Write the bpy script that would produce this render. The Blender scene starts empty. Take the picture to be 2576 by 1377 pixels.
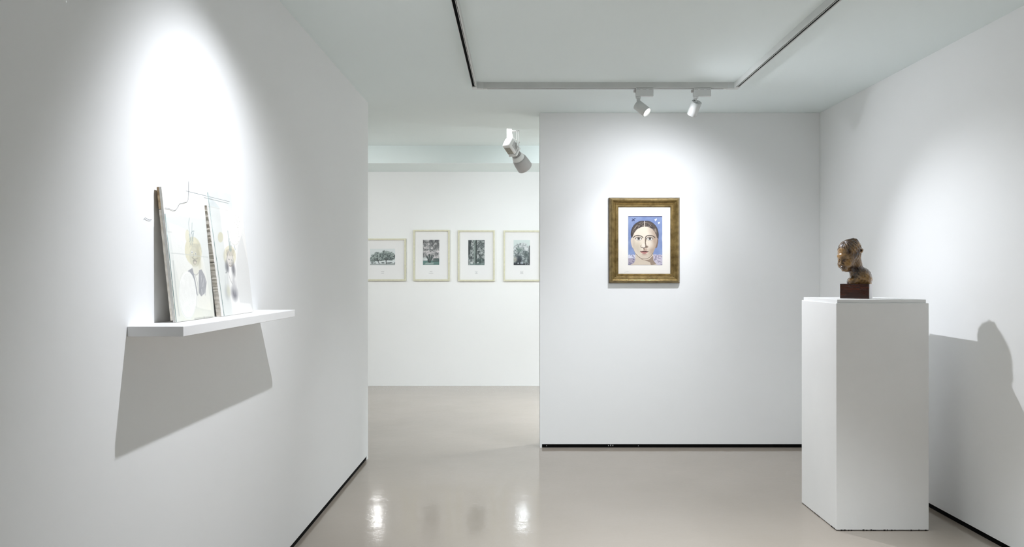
import bpy, bmesh, math, random
import numpy as np
from mathutils import Vector, Matrix

# ------------------------------------------------------------------ camera, world, exposure
SC = bpy.context.scene
COL = SC.collection
EYE = 1.38
F = 1900.0            # focal length in pixels of the 2576 px wide frame
CX, CY = 1304.0, 696.0
H = 2.70              # ceiling height
cam = bpy.data.cameras.new('camera')
cam.sensor_fit = 'HORIZONTAL'
cam.sensor_width = 36.0
cam.lens = F / 2576.0 * 36.0
cam.shift_x = -(CX - 1288.0) / 2576.0
cam.shift_y = (CY - 688.5) / 2576.0
cam.clip_start = 0.02
cam_o = bpy.data.objects.new('camera', cam)
COL.objects.link(cam_o)
cam_o.location = (0, 0, EYE)
cam_o.rotation_euler = (math.pi / 2, 0, 0)
SC.camera = cam_o

w = bpy.data.worlds.new('world')
SC.world = w
w.use_nodes = True
w.node_tree.nodes['Background'].inputs[0].default_value = (0.9, 1.0, 0.97, 1)
w.node_tree.nodes['Background'].inputs[1].default_value = 0.3

SC.view_settings.view_transform = 'Standard'
SC.view_settings.look = 'None'
SC.view_settings.gamma = 1.0
SC.view_settings.use_curve_mapping = False
SC.view_settings.exposure = 0.20
try:
    SC.cycles.max_bounces = 10
    SC.cycles.diffuse_bounces = 6
    SC.cycles.glossy_bounces = 6
    SC.cycles.transparent_max_bounces = 16
    SC.cycles.blur_glossy = 0.0
    SC.cycles.use_denoising = True
    SC.cycles.sample_clamp_indirect = 30.0
except Exception:
    pass


def pt(px, py, d):
    """the point of the room seen at pixel (px, py) at distance d in front of the camera"""
    return Vector(((px - CX) * d / F, d, EYE - (py - CY) * d / F))


# ------------------------------------------------------------------ the room's lamps and added fill spots
def spot(name, loc, aim, power, angle, blend, radius, color):
    l = bpy.data.lights.new(name, 'SPOT')
    l.energy = power
    l.spot_size = math.radians(angle)
    l.spot_blend = blend
    l.shadow_soft_size = radius
    l.color = color
    o = bpy.data.objects.new(name, l)
    COL.objects.link(o)
    o.location = loc
    d = Vector(aim) - Vector(loc)
    o.rotation_euler = d.to_track_quat('-Z', 'Y').to_euler()
    return o


COOL = (0.93, 0.955, 1.02)
NEUT = (1.0, 1.0, 1.0)
GREEN = (0.91, 0.965, 1.01)
# lamps on the track in this room (heads of the first two are in the picture); each has a beam and a wide spill
HEAD_A = Vector((0.822, 5.146, 2.545))
HEAD_B = Vector((1.214, 5.146, 2.545))
DIR_A = Vector((1.10, -0.80, -1.13)).normalized()
DIR_B = Vector((-0.28, 0.80, -1.02)).normalized()
spot('spot_bust', HEAD_A + DIR_A * 0.096, HEAD_A + DIR_A * 2, 88, 70, 1.0, 0.014, COOL)
spot('spill_bust', HEAD_A + DIR_A * 0.096, HEAD_A + DIR_A * 2, 24, 150, 1.0, 0.014, COOL)
spot('spot_portrait', HEAD_B + DIR_B * 0.105, HEAD_B + DIR_B * 2, 34, 70, 1.0, 0.014, COOL)
spot('spill_portrait', HEAD_B + DIR_B * 0.105, HEAD_B + DIR_B * 2, 36, 140, 1.0, 0.014, COOL)
spot('spot_shelf', (-0.303, 2.475, 2.615), (-1.14, 2.66, 1.42), 40, 82, 1.0, 0.014, COOL)
spot('spill_shelf', (-0.303, 2.475, 2.615), (-1.14, 3.1, 0.35), 62, 100, 1.0, 0.014, COOL)
# unseen fill spots added along the two track arms for bounce light
spot('fill_mid_left', (-0.298, 3.4, 2.60), (0.35, 5.0, 0.0), 185, 78, 1.0, 0.02, GREEN)
spot('fill_floor_right', (1.482, 2.5, 2.60), (1.25, 2.6, 0.0), 350, 80, 1.0, 0.03, GREEN)
spot('fill_floor_left', (-0.298, 1.5, 2.60), (0.7, 2.1, 0.0), 115, 76, 1.0, 0.03, GREEN)
# lamps of the room beyond; right, floor and side spots are added fill
spot('spot_far', (0.066, 7.135, 2.40), (0.55, 9.2, 0.9), 80, 120, 1.0, 0.03, GREEN)
spot('spot_far_left', (-2.25, 6.95, 2.45), (-1.7, 9.2, 0.9), 85, 120, 1.0, 0.03, NEUT)
spot('fill_far_right', (1.6, 7.0, 2.45), (0.5, 8.6, 0.0), 55, 110, 1.0, 0.03, GREEN)
spot('fill_far_floor', (1.6, 7.0, 2.45), (-0.35, 7.5, 0.0), 230, 74, 1.0, 0.03, GREEN)
spot('fill_far_side', (2.3, 7.4, 2.45), (2.6, 7.8, 0.0), 420, 120, 1.0, 0.03, GREEN)
spot('spot_far_cove', (0.95, 7.9, 2.60), (0.35, 8.8, 2.76), 9, 80, 1.0, 0.03, GREEN)
spot('spot_cove_edge', (-0.32, 6.80, 2.84), (-0.03, 6.95, 2.60), 7, 55, 1.0, 0.02, NEUT)


# ------------------------------------------------------------------ colour and materials
def lin(c):
    return tuple(((v / 255.0) / 12.92 if v / 255.0 <= 0.04045 else (((v / 255.0) + 0.055) / 1.055) ** 2.4) for v in c)


def mat(name, rgb, rough=0.5, metal=0.0, noise=None, bump=None, coat=0.0, spec=0.5, rgb2=None, ramp=(0.35, 0.65), stretch=None):
    m = bpy.data.materials.new(name)
    m.use_nodes = True
    nt = m.node_tree
    b = nt.nodes['Principled BSDF']
    b.inputs['Base Color'].default_value = (*lin(rgb), 1)
    b.inputs['Roughness'].default_value = rough
    b.inputs['Metallic'].default_value = metal
    b.inputs['Specular IOR Level'].default_value = spec
    if coat:
        b.inputs['Coat Weight'].default_value = coat
        b.inputs['Coat Roughness'].default_value = 0.06
    tc = nt.nodes.new('ShaderNodeTexCoord')
    vec = tc.outputs['Object']
    if stretch:
        mp = nt.nodes.new('ShaderNodeMapping')
        mp.inputs['Scale'].default_value = stretch
        nt.links.new(vec, mp.inputs['Vector'])
        vec = mp.outputs['Vector']
    if noise and rgb2:
        n = nt.nodes.new('ShaderNodeTexNoise')
        n.inputs['Scale'].default_value = noise
        n.inputs['Detail'].default_value = 6
        nt.links.new(vec, n.inputs['Vector'])
        r = nt.nodes.new('ShaderNodeValToRGB')
        r.color_ramp.elements[0].position = ramp[0]
        r.color_ramp.elements[1].position = ramp[1]
        r.color_ramp.elements[0].color = (*lin(rgb), 1)
        r.color_ramp.elements[1].color = (*lin(rgb2), 1)
        nt.links.new(n.outputs['Fac'], r.inputs['Fac'])
        nt.links.new(r.outputs['Color'], b.inputs['Base Color'])
    if bump:
        n2 = nt.nodes.new('ShaderNodeTexNoise')
        n2.inputs['Scale'].default_value = bump[0]
        n2.inputs['Detail'].default_value = 4
        nt.links.new(vec, n2.inputs['Vector'])
        bp = nt.nodes.new('ShaderNodeBump')
        bp.inputs['Strength'].default_value = bump[1]
        bp.inputs['Distance'].default_value = bump[2]
        nt.links.new(n2.outputs['Fac'], bp.inputs['Height'])
        nt.links.new(bp.outputs['Normal'], b.inputs['Normal'])
        if coat:
            nt.links.new(bp.outputs['Normal'], b.inputs['Coat Normal'])
    return m


def mat_emit(name, rgb, strength):
    m = bpy.data.materials.new(name)
    m.use_nodes = True
    b = m.node_tree.nodes['Principled BSDF']
    b.inputs['Base Color'].default_value = (*lin(rgb), 1)
    b.inputs['Emission Color'].default_value = (*lin(rgb), 1)
    b.inputs['Emission Strength'].default_value = strength
    return m


def mat_painted(name, rough=0.6, bump=None):
    """a painted or printed sheet: the picture lives in the mesh's own colour attribute"""
    m = bpy.data.materials.new(name)
    m.use_nodes = True
    nt = m.node_tree
    b = nt.nodes['Principled BSDF']
    b.inputs['Roughness'].default_value = rough
    a = nt.nodes.new('ShaderNodeVertexColor')
    a.layer_name = 'picture'
    nt.links.new(a.outputs['Color'], b.inputs['Base Color'])
    if bump:
        tc = nt.nodes.new('ShaderNodeTexCoord')
        n2 = nt.nodes.new('ShaderNodeTexNoise')
        n2.inputs['Scale'].default_value = bump[0]
        nt.links.new(tc.outputs['Object'], n2.inputs['Vector'])
        bp = nt.nodes.new('ShaderNodeBump')
        bp.inputs['Strength'].default_value = bump[1]
        bp.inputs['Distance'].default_value = bump[2]
        nt.links.new(n2.outputs['Fac'], bp.inputs['Height'])
        nt.links.new(bp.outputs['Normal'], b.inputs['Normal'])
    return m


def mat_pane(name, tint=(255, 255, 255), ior=1.5, rough=0.01):
    """thin clear glazing: see-through, with the sheen of glass"""
    m = bpy.data.materials.new(name)
    m.use_nodes = True
    nt = m.node_tree
    for n in list(nt.nodes):
        if n.type != 'OUTPUT_MATERIAL':
            nt.nodes.remove(n)
    out = [n for n in nt.nodes if n.type == 'OUTPUT_MATERIAL'][0]
    tr = nt.nodes.new('ShaderNodeBsdfTransparent')
    tr.inputs[0].default_value = (*lin(tint), 1)
    gl = nt.nodes.new('ShaderNodeBsdfGlossy')
    gl.inputs['Roughness'].default_value = rough
    fr = nt.nodes.new('ShaderNodeFresnel')
    ge = nt.nodes.new('ShaderNodeNewGeometry')
    mr = nt.nodes.new('ShaderNodeMapRange')
    mr.inputs['To Min'].default_value = ior
    mr.inputs['To Max'].default_value = 1.0 / ior
    nt.links.new(ge.outputs['Backfacing'], mr.inputs['Value'])
    nt.links.new(mr.outputs['Result'], fr.inputs['IOR'])
    mx = nt.nodes.new('ShaderNodeMixShader')
    nt.links.new(fr.outputs[0], mx.inputs[0])
    nt.links.new(tr.outputs[0], mx.inputs[1])
    nt.links.new(gl.outputs[0], mx.inputs[2])
    nt.links.new(mx.outputs[0], out.inputs['Surface'])
    return m


M = {}
M['wall'] = mat('white wall paint', (243, 244, 244), 0.85, noise=0.8, rgb2=(245, 246, 246), bump=(60, 0.05, 0.002), spec=0.2)
M['ceiling'] = mat('ceiling paint', (239, 248, 248), 0.9, noise=0.9, rgb2=(240, 249, 249), spec=0.2)
M['gap'] = mat('black shadow gap', (7, 7, 7), 0.9, noise=40, rgb2=(11, 11, 10), spec=0.1)
M['lacquer'] = mat('white lacquer', (240, 240, 240), 0.45, noise=3, rgb2=(242, 242, 241))
M['plinth'] = mat('white plinth paint', (236, 236, 235), 0.6, noise=3, rgb2=(239, 239, 238), bump=(90, 0.06, 0.002))
M['track'] = mat('white track enamel', (206, 209, 207), 0.35, noise=8, rgb2=(212, 214, 212))
M['slot'] = mat('black track slot', (6, 6, 6), 0.9, noise=30, rgb2=(10, 10, 10), spec=0.1)
M['silver'] = mat('silver track lip', (225, 225, 222), 0.3, noise=20, rgb2=(230, 230, 228))
M['lamp'] = mat('lamp enamel', (216, 219, 218), 0.35, noise=10, rgb2=(220, 222, 221))
M['lampdark'] = mat('lamp shadow joint', (70, 74, 74), 0.5, noise=30, rgb2=(80, 84, 84))
M['lampwhite'] = mat('gloss white lamp', (240, 240, 240), 0.3, noise=10, rgb2=(243, 243, 243))
M['shade'] = mat('grey lamp reflector shell', (186, 184, 184), 0.45, noise=10, rgb2=(190, 188, 188))
M['lens'] = mat_emit('lit lens', (255, 255, 252), 9)
M['label'] = mat('grey beige rating plate', (150, 146, 136), 0.6, noise=120, rgb2=(190, 186, 176))
M['gold'] = mat('worn dull gold leaf', (100, 80, 42), 0.36, 0.55, noise=26, rgb2=(164, 142, 92), ramp=(0.25, 0.8), bump=(70, 0.25, 0.003))
M['bronze'] = mat('dark bronze edge', (44, 30, 18), 0.4, 0.45, noise=30, rgb2=(92, 68, 36), ramp=(0.45, 0.8), bump=(80, 0.2, 0.003))
M['mat'] = mat('cream mount card', (246, 241, 232), 0.9, noise=2, rgb2=(248, 244, 237))
M['board'] = mat('white mount card', (246, 246, 246), 0.9, noise=2, rgb2=(248, 248, 248))
M['ash'] = mat('pale ash wood frame', (212, 210, 184), 0.5, noise=8, rgb2=(222, 219, 196), stretch=(4, 4, 4))
M['ink'] = mat('grey caption ink', (150, 150, 152), 0.8, noise=200, rgb2=(175, 175, 176))
M['pane'] = mat_pane('clear picture glazing', rough=0.085)
M['sheet'] = mat_pane('clear glass sheet', (254, 255, 255), 1.42, 0.02)
M['glassedge'] = mat('teal glass edge', (120, 142, 140), 0.25, noise=30, rgb2=(168, 184, 182))
M['picture'] = mat_painted('painted picture', 0.65)
M['photo'] = mat_painted('photographic print', 0.5)
M['plaster'] = mat_painted('drawing on plaster', 0.8, bump=(60, 0.15, 0.004))
M['edge'] = mat('rough plaster edge', (214, 205, 190), 0.9, noise=55, rgb2=(240, 234, 224), ramp=(0.3, 0.6), bump=(120, 0.3, 0.004))
M['edgegrey'] = mat('grey taped edge', (206, 205, 200), 0.8, noise=40, rgb2=(226, 224, 218), bump=(100, 0.2, 0.003))
M['card'] = mat('brown corrugated card', (120, 92, 62), 0.9, noise=90, rgb2=(200, 178, 146), ramp=(0.4, 0.6), stretch=(1, 1, 0.3))
M['wire'] = mat('grey wire', (110, 114, 118), 0.4, 0.3, noise=60, rgb2=(140, 144, 146))
M['white_relief'] = mat('white plaster relief', (243, 241, 236), 0.8, noise=40, rgb2=(237, 235, 230), bump=(120, 0.25, 0.003))
M['wood'] = mat('dark varnished wood', (28, 7, 4), 0.25, noise=9, rgb2=(86, 36, 14), ramp=(0.3, 0.8), coat=0.6, stretch=(1.2, 1.2, 10))
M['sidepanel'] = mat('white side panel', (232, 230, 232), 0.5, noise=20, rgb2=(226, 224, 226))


def mat_floor():
    m = mat('poured grey floor', (159, 149, 137), 0.5, noise=1.3, rgb2=(166, 156, 145), ramp=(0.3, 0.7))
    nt = m.node_tree
    b = nt.nodes['Principled BSDF']
    b.inputs['Roughness'].default_value = 0.095
    b.inputs['Specular IOR Level'].default_value = 0.5
    b.inputs['IOR'].default_value = 1.62
    tc = nt.nodes.new('ShaderNodeTexCoord')
    n1 = nt.nodes.new('ShaderNodeTexNoise')
    n1.inputs['Scale'].default_value = 5.0
    n1.inputs['Detail'].default_value = 3
    n2 = nt.nodes.new('ShaderNodeTexNoise')
    n2.inputs['Scale'].default_value = 42.0
    n2.inputs['Detail'].default_value = 3
    nt.links.new(tc.outputs['Object'], n1.inputs['Vector'])
    nt.links.new(tc.outputs['Object'], n2.inputs['Vector'])
    ad = nt.nodes.new('ShaderNodeMath')
    ad.operation = 'MULTIPLY_ADD'
    ad.inputs[1].default_value = 0.30
    nt.links.new(n2.outputs['Fac'], ad.inputs[0])
    nt.links.new(n1.outputs['Fac'], ad.inputs[2])
    bp = nt.nodes.new('ShaderNodeBump')
    bp.inputs['Strength'].default_value = 0.32
    bp.inputs['Distance'].default_value = 0.004
    nt.links.new(ad.outputs[0], bp.inputs['Height'])
    nt.links.new(bp.outputs['Normal'], b.inputs['Normal'])
    return m


M['floor'] = mat_floor()


def mat_bust():
    m = mat('amber brown wax', (40, 20, 10), 0.22, noise=16, rgb2=(158, 121, 71), ramp=(0.36, 0.62), coat=0.7, bump=(70, 0.6, 0.004))
    nt = m.node_tree
    b = nt.nodes['Principled BSDF']
    old = b.inputs['Base Color'].links[0].from_socket
    a = nt.nodes.new('ShaderNodeVertexColor')
    a.layer_name = 'dark_mask'
    mx = nt.nodes.new('ShaderNodeMix')
    mx.data_type = 'RGBA'
    mx.inputs['B'].default_value = (*lin((46, 20, 12)), 1)
    nt.links.new(a.outputs['Color'], mx.inputs['Factor'])
    nt.links.new(old, mx.inputs['A'])
    nt.links.new(mx.outputs['Result'], b.inputs['Base Color'])
    return m


M['bust'] = mat_bust()


# ------------------------------------------------------------------ mesh helpers
def link(name, me, m=None, parent=None, smooth=False):
    o = bpy.data.objects.new(name, me)
    COL.objects.link(o)
    if m is not None:
        for mm in (m if isinstance(m, (list, tuple)) else [m]):
            me.materials.append(mm)
    if parent is not None:
        o.parent = parent
    if smooth:
        for p in me.polygons:
            p.use_smooth = True
    return o


def obj(name, bm, m=None, parent=None, smooth=False):
    bmesh.ops.recalc_face_normals(bm, faces=bm.faces[:])
    me = bpy.data.meshes.new(name)
    bm.to_mesh(me)
    bm.free()
    return link(name, me, m, parent, smooth)


def thing(name, label, cat, loc=(0, 0, 0), rot=(0, 0, 0), group=None):
    o = bpy.data.objects.new(name, None)
    COL.objects.link(o)
    o.empty_display_size = 0.05
    o.location = loc
    o.rotation_euler = rot
    return tag(o, label, cat, group)


def tag(o, label, cat, group=None):
    o['label'] = label
    o['category'] = cat
    if group:
        o['group'] = group
    return o


def struct(name, bm, m):
    o = obj(name, bm, m)
    o['kind'] = 'structure'
    return o


def box(bm, x0, x1, y0, y1, z0, z1, bevel=0.0, seg=2, mi=0):
    vs = [bm.verts.new((x, y, z)) for x in (x0, x1) for y in (y0, y1) for z in (z0, z1)]
    q = [(0, 1, 3, 2), (4, 6, 7, 5), (0, 4, 5, 1), (2, 3, 7, 6), (0, 2, 6, 4), (1, 5, 7, 3)]
    fs = [bm.faces.new([vs[i] for i in f]) for f in q]
    for f in fs:
        f.material_index = mi
    if bevel:
        es = list({e for f in fs for e in f.edges})
        bmesh.ops.bevel(bm, geom=es, offset=bevel, segments=seg, affect='EDGES', profile=0.5)
    return bm


def nb():
    return bmesh.new()


def prism(bm, pts, z0, z1):
    lo = [bm.verts.new((x, y, z0)) for x, y in pts]
    hi = [bm.verts.new((x, y, z1)) for x, y in pts]
    n = len(pts)
    bm.faces.new(lo[::-1])
    bm.faces.new(hi)
    for i in range(n):
        bm.faces.new((lo[i], lo[(i + 1) % n], hi[(i + 1) % n], hi[i]))
    return bm


def basis(axis):
    a = Vector(axis).normalized()
    h = Vector((0, 0, 1)) if abs(a.z) < 0.95 else Vector((1, 0, 0))
    u = h.cross(a).normalized()
    v = a.cross(u)
    return a, u, v


def lathe(bm, prof, origin, axis, n=40, closed=True):
    """prof: list of (distance along the axis, radius)"""
    a, u, v = basis(axis)
    o = Vector(origin)
    rings = []
    for t, r in prof:
        if r < 1e-6:
            rings.append([bm.verts.new(o + a * t)])
        else:
            rings.append([bm.verts.new(o + a * t + (u * math.cos(k * 2 * math.pi / n) + v * math.sin(k * 2 * math.pi / n)) * r) for k in range(n)])
    for A, B in zip(rings[:-1], rings[1:]):
        for k in range(n):
            k2 = (k + 1) % n
            if len(A) == 1 and len(B) == 1:
                continue
            if len(A) == 1:
                bm.faces.new((A[0], B[k], B[k2]))
            elif len(B) == 1:
                bm.faces.new((A[k], A[k2], B[0]))
            else:
                bm.faces.new((A[k], A[k2], B[k2], B[k]))
    return bm


def tube(bm, pts, r, n=8):
    pts = [Vector(p) for p in pts]
    rings = []
    for i, p in enumerate(pts):
        d = (pts[min(i + 1, len(pts) - 1)] - pts[max(i - 1, 0)]).normalized()
        a, u, v = basis(d)
        rr = r[i] if isinstance(r, (list, tuple)) else r
        rings.append([bm.verts.new(p + (u * math.cos(k * 2 * math.pi / n) + v * math.sin(k * 2 * math.pi / n)) * rr) for k in range(n)])
    for A, B in zip(rings[:-1], rings[1:]):
        for k in range(n):
            bm.faces.new((A[k], A[(k + 1) % n], B[(k + 1) % n], B[k]))
    bm.faces.new(rings[0][::-1])
    bm.faces.new(rings[-1])
    return bm


def frame_sweep(bm, W, Hh, prof):
    """mitred picture frame in the xz plane, its back on y = 0, front towards -y; prof: closed list of (inset, height)"""
    loops = []
    for ins, h in prof:
        x, z = W / 2 - ins, Hh / 2 - ins
        loops.append([bm.verts.new((sx * x, -h, sz * z)) for sx, sz in ((-1, -1), (1, -1), (1, 1), (-1, 1))])
    n = len(loops)
    fs = []
    for i in range(n):
        A, B = loops[i], loops[(i + 1) % n]
        for k in range(4):
            f = bm.faces.new((A[k], A[(k + 1) % 4], B[(k + 1) % 4], B[k]))
            fs.append((i, f))
    return fs


def spline(pts, n=8):
    P = [Vector(p) for p in pts]
    P = [P[0] * 2 - P[1]] + P + [P[-1] * 2 - P[-2]]
    out = []
    for i in range(1, len(P) - 2):
        for k in range(n):
            t = k / n
            a, b, c, d = P[i - 1], P[i], P[i + 1], P[i + 2]
            out.append(0.5 * ((2 * b) + (c - a) * t + (2 * a - 5 * b + 4 * c - d) * t * t + (3 * b - a - 3 * c + d) * t ** 3))
    out.append(P[-2])
    return out


# ------------------------------------------------------------------ the room
XL, XR = -1.14, 2.431
D_L, D_B, D_F = 5.73, 6.085, 9.53
G = 0.028   # height of the dark gap under the walls
RY = -2.5
struct('floor', box(nb(), -4.2, 3.7, RY - 0.2, D_F + 0.2, -0.12, 0.0), M['floor'])
# ceiling of this room; its far edge is slanted and stops at the cove of the next room
e0 = (-1.10, 6.456)
e1 = (0.19, 6.815)
sl = (e1[1] - e0[1]) / (e1[0] - e0[0])
ceil_pts = [(-4.2, RY - 0.2), (3.7, RY - 0.2), (3.7, e1[1] + (3.7 - e1[0]) * sl), e1, e0, (-4.2, 6.456)]
struct('ceiling', prism(nb(), ceil_pts, H, H + 0.35), M['ceiling'])
struct('ceiling_cove', box(nb(), -4.2, 3.7, 6.40, D_F + 0.2, H + 0.352, H + 0.45), M['ceiling'])
# the cove's own raised ceiling and the dropped soffit along the far wall
bm = nb()
pp = [(-4.2, 6.4565), e0, e1, (3.7, e1[1] + (3.7 - e1[0]) * sl), (3.7, 8.80), (-4.2, 8.80)]
pp = [(x, y + 0.0006) for x, y in pp[:4]] + pp[4:]
prism(bm, pp, H + 0.205, H + 0.35)
struct('trim_1', bm, M['ceiling'])
struct('trim_2', box(nb(), -4.2, 3.7, 8.801, D_F, H, H + 0.35), M['ceiling'])
# walls
struct('wall_left', box(nb(), XL - 0.15, XL, RY, D_L, G, H, 0.0015, 1), M['wall'])
struct('wall_back', box(nb(), 0.173, XR, D_B, D_B + 0.15, G, H, 0.0015, 1), M['wall'])
XN = XR + 0.012 * (D_B - RY)      # the right wall opens out a little towards the camera
XB = XR - 0.012 * 0.15
struct('wall_right', prism(nb(), [(XN, RY), (XN + 0.15, RY), (XB + 0.15, D_B + 0.15), (XB, D_B + 0.15)], G, H), M['wall'])
struct('wall_rear', box(nb(), XL - 0.15, XR + 0.30, RY - 0.15, RY, 0, H), M['wall'])
struct('wall_far', box(nb(), -4.0, 3.5, D_F, D_F + 0.15, 0, H), M['wall'])
struct('wall_far_left', box(nb(), -4.15, -4.0, D_L - 0.15, D_F + 0.15, 0, H + 0.2), M['wall'])
struct('wall_far_right', box(nb(), 3.5, 3.65, D_B, D_F + 0.15, 0, H + 0.2), M['wall'])
struct('wall_side_left', box(nb(), -4.0, XL - 0.15, D_L - 0.15, D_L, 0, H), M['wall'])
struct('wall_side_right', box(nb(), XR + 0.15, 3.5, D_B, D_B + 0.15, 0, H), M['wall'])
# dark recessed gaps at the foot of the walls
struct('baseboard_left', box(nb(), XL - 0.14, XL - 0.006, RY, D_L - 0.05, 0, G), M['gap'])
struct('baseboard_back', box(nb(), 0.19, XR, D_B + 0.006, D_B + 0.14, 0, G), M['gap'])
struct('baseboard_right', prism(nb(), [(XN + 0.006, RY), (XN + 0.14, RY), (XB + 0.14, D_B + 0.15), (XB + 0.006, D_B + 0.15)], 0, G), M['gap'])
struct('trim_3', box(nb(), 0.173, 0.19, D_B, D_B + 0.15, 0, G), M['wall'])
struct('trim_4', box(nb(), XL - 0.15, XL, D_L - 0.05, D_L, 0, G), M['wall'])


bm = nb()
for k, (px, hh) in enumerate(((1531, 0.006), (1536.5, 0.011), (1542, 0.009), (1375, 0.004), (1606, 0.003))):
    x = (px - CX) * D_B / F
    box(bm, x - 0.0022, x + 0.0022, D_B + 0.0045, D_B + 0.0065, 0.012, 0.012 + hh, 0.0004, 1)
ch = obj('paint_chips', bm, M['wall'], bpy.data.objects['baseboard_back'])
ch['label'] = 'small white chips in the dark strip'


# ------------------------------------------------------------------ lighting track on the ceiling
def rail(parent, p0, p1, wdt=0.032, hgt=0.040, inner=1):
    """one run of track from p0 to p1 (xy), open slot facing down"""
    p0, p1 = Vector((*p0, 0)), Vector((*p1, 0))
    d = (p1 - p0).normalized()
    s = Vector((-d.y, d.x, 0))
    h = wdt / 2
    t = 0.004
    sec = [(-h, 0), (h, 0), (h, -hgt), (h - t, -hgt), (h - t, -0.007), (-h + t + 0.003, -0.007), (-h + t + 0.003, -hgt), (-h, -hgt)]

    def sweep(sec, name, m, a=0.0, b=0.0):
        bm = nb()
        A = [bm.verts.new(p0 + d * a + s * x + Vector((0, 0, z))) for x, z in sec]
        B = [bm.verts.new(p1 - d * b + s * x + Vector((0, 0, z))) for x, z in sec]
        n = len(sec)
        for i in range(n):
            bm.faces.new((A[i], A[(i + 1) % n], B[(i + 1) % n], B[i]))
        bm.faces.new(A)
        bm.faces.new(B[::-1])
        return obj(name, bm, m, parent)

    r = sweep(sec, 'rail', M['track'])
    sl_ = sweep([(-h + t + 0.0035, -0.0075), (h - t - 0.0005, -0.0075), (h - t - 0.0005, -hgt + 0.004), (-h + t + 0.0035, -hgt + 0.004)], 'slot_liner', M['slot'])
    for x in (inner * (h - t - 0.007),):
        sweep([(x - 0.001, -hgt + 0.003), (x + 0.001, -hgt + 0.003), (x + 0.001, -hgt - 0.0005), (x - 0.001, -hgt - 0.0005)], 'contact_strip', M['silver'])
    return r


TY = 5.146
TX0, TX1 = -0.298, 1.482
track = thing('lighting_track', 'white U-shaped lighting track with black slot on the ceiling', 'lighting track', (0, 0, H))
rail(track, (TX0, 0.4), (TX0, TY - 0.05), inner=-1)
rail(track, (TX1, 0.4), (TX1, TY - 0.05), inner=1)
rail(track, (TX0 + 0.06, TY), (TX1 - 0.06, TY), inner=1)
for sx, x in ((1, TX0), (-1, TX1)):
    bm = nb()
    hw = 0.0165
    pts = [(x - hw * sx, TY - 0.05), (x + hw * sx, TY - 0.05), (x + hw * sx, TY - hw), (x + 0.06 * sx, TY - hw), (x + 0.06 * sx, TY + hw), (x - hw * sx, TY + hw)]
    if sx < 0:
        pts = pts[::-1]
    prism(bm, pts, -0.042, 0.0)
    cc = obj('corner_connector', bm, M['lamp'], track)
    bm = nb()
    lathe(bm, [(0, 0), (0, 0.004), (0.001, 0.004), (0.001, 0)], (x + 0.045 * sx, TY, -0.042), (0, 0, -1), 12)
    obj('screw', bm, M['silver'], cc)
    bm = nb()
    box(bm, x + 0.062 * sx - 0.012 + 0.012 * sx, x + 0.062 * sx + 0.012 + 0.012 * sx, TY - 0.008, TY + 0.008, -0.0425, -0.036, 0.001, 1)
    obj('contact_plug', bm, M['silver'], cc)


def track_spot(label, x, direction, slot_side):
    """small cylinder spotlight; its origin is on the underside of the track"""
    t = thing('track_spotlight', label, 'spotlight', (x, TY, H - 0.040), group='spotlights on the ceiling track')
    d = Vector(direction).normalized()
    # adaptor block
    bm = nb()
    box(bm, -0.032, 0.087, -0.016, 0.016, -0.054, 0.004, 0.002, 2)
    ad = obj('adaptor', bm, M['lamp'], t)
    bm = nb()
    for a, b in ((-0.026, -0.004), (0.014, 0.034), (0.056, 0.076)):
        k = 0
        xx = a
        while xx < b:
            ww = 0.005 if k % 2 else 0.003
            box(bm, xx, xx + ww, -0.0166, -0.0158, -0.0105, -0.0075)
            xx += ww + 0.0022
            k += 1
    obj('printed_marks', bm, M['ink'], ad)
    bm = nb()
    box(bm, -0.046, -0.032, -0.010, 0.006, -0.026, -0.008, 0.002, 1)
    obj('latch', bm, M['shade'], ad)
    # swivel and stem
    bm = nb()
    lathe(bm, [(0, 0), (0, 0.017), (0.012, 0.017), (0.0135, 0.0155), (0.0135, 0)], (-0.014, 0, -0.054), (0, 0, -1), 32)
    obj('swivel', bm, M['lamp'], t, True)
    piv = Vector((-0.010, 0, -0.098)) if slot_side else Vector((-0.013, 0, -0.096))
    bm = nb()
    if slot_side:
        box(bm, -0.0165, -0.0075, -0.006, 0.006, -0.106, -0.066, 0.0015, 1)
    else:
        box(bm, -0.025, -0.001, -0.007, 0.007, -0.096, -0.066, 0.003, 2)
    obj('stem', bm, M['lamp'], t)
    # head: cylinder, closed at the back, recessed bright lens at the front
    R, L = 0.0345, 0.098
    o = piv - d * 0.010 if slot_side else piv - d * 0.012 - Vector((0, 0, 0.020))
    bm = nb()
    lathe(bm, [(0.004, 0), (0.004, R - 0.004), (0.0, R - 0.003), (0.001, R), (L, R), (L, R - 0.003), (L - 0.012, R - 0.004), (L - 0.012, 0)], o, d, 48)
    hd = obj('head', bm, M['lamp'], t, True)
    bm = nb()
    lathe(bm, [(L - 0.0115, 0), (L - 0.0115, R - 0.0045), (L - 0.009, R - 0.0045), (L - 0.009, 0)], o, d, 48)
    obj('lens', bm, M['lens'], hd)
    if slot_side:
        bm = nb()
        a, u, v = basis(d)
        vv = v if v.z > 0 else -v
        c = o + d * 0.0032
        q = [c + u * sx * 0.005 + vv * sy for sx, sy in ((-1, -0.004), (1, -0.004), (1, R - 0.004), (-1, R - 0.004))]
        lo = [bm.verts.new(p) for p in q]
        hi = [bm.verts.new(p - d * 0.0012) for p in q]
        bm.faces.new(lo)
        bm.faces.new(hi[::-1])
        for i in range(4):
            bm.faces.new((lo[i], lo[(i + 1) % 4], hi[(i + 1) % 4], hi[i]))
        obj('tilt_slot', bm, M['lampdark'], hd)
    return t


track_spot('white cylinder spotlight with its lit lens visible, left one on the ceiling track', HEAD_A.x + 0.009, DIR_A, False)
track_spot('white cylinder spotlight seen from behind, right one on the track nearer the corner', HEAD_B.x + 0.009, DIR_B, True)


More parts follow.
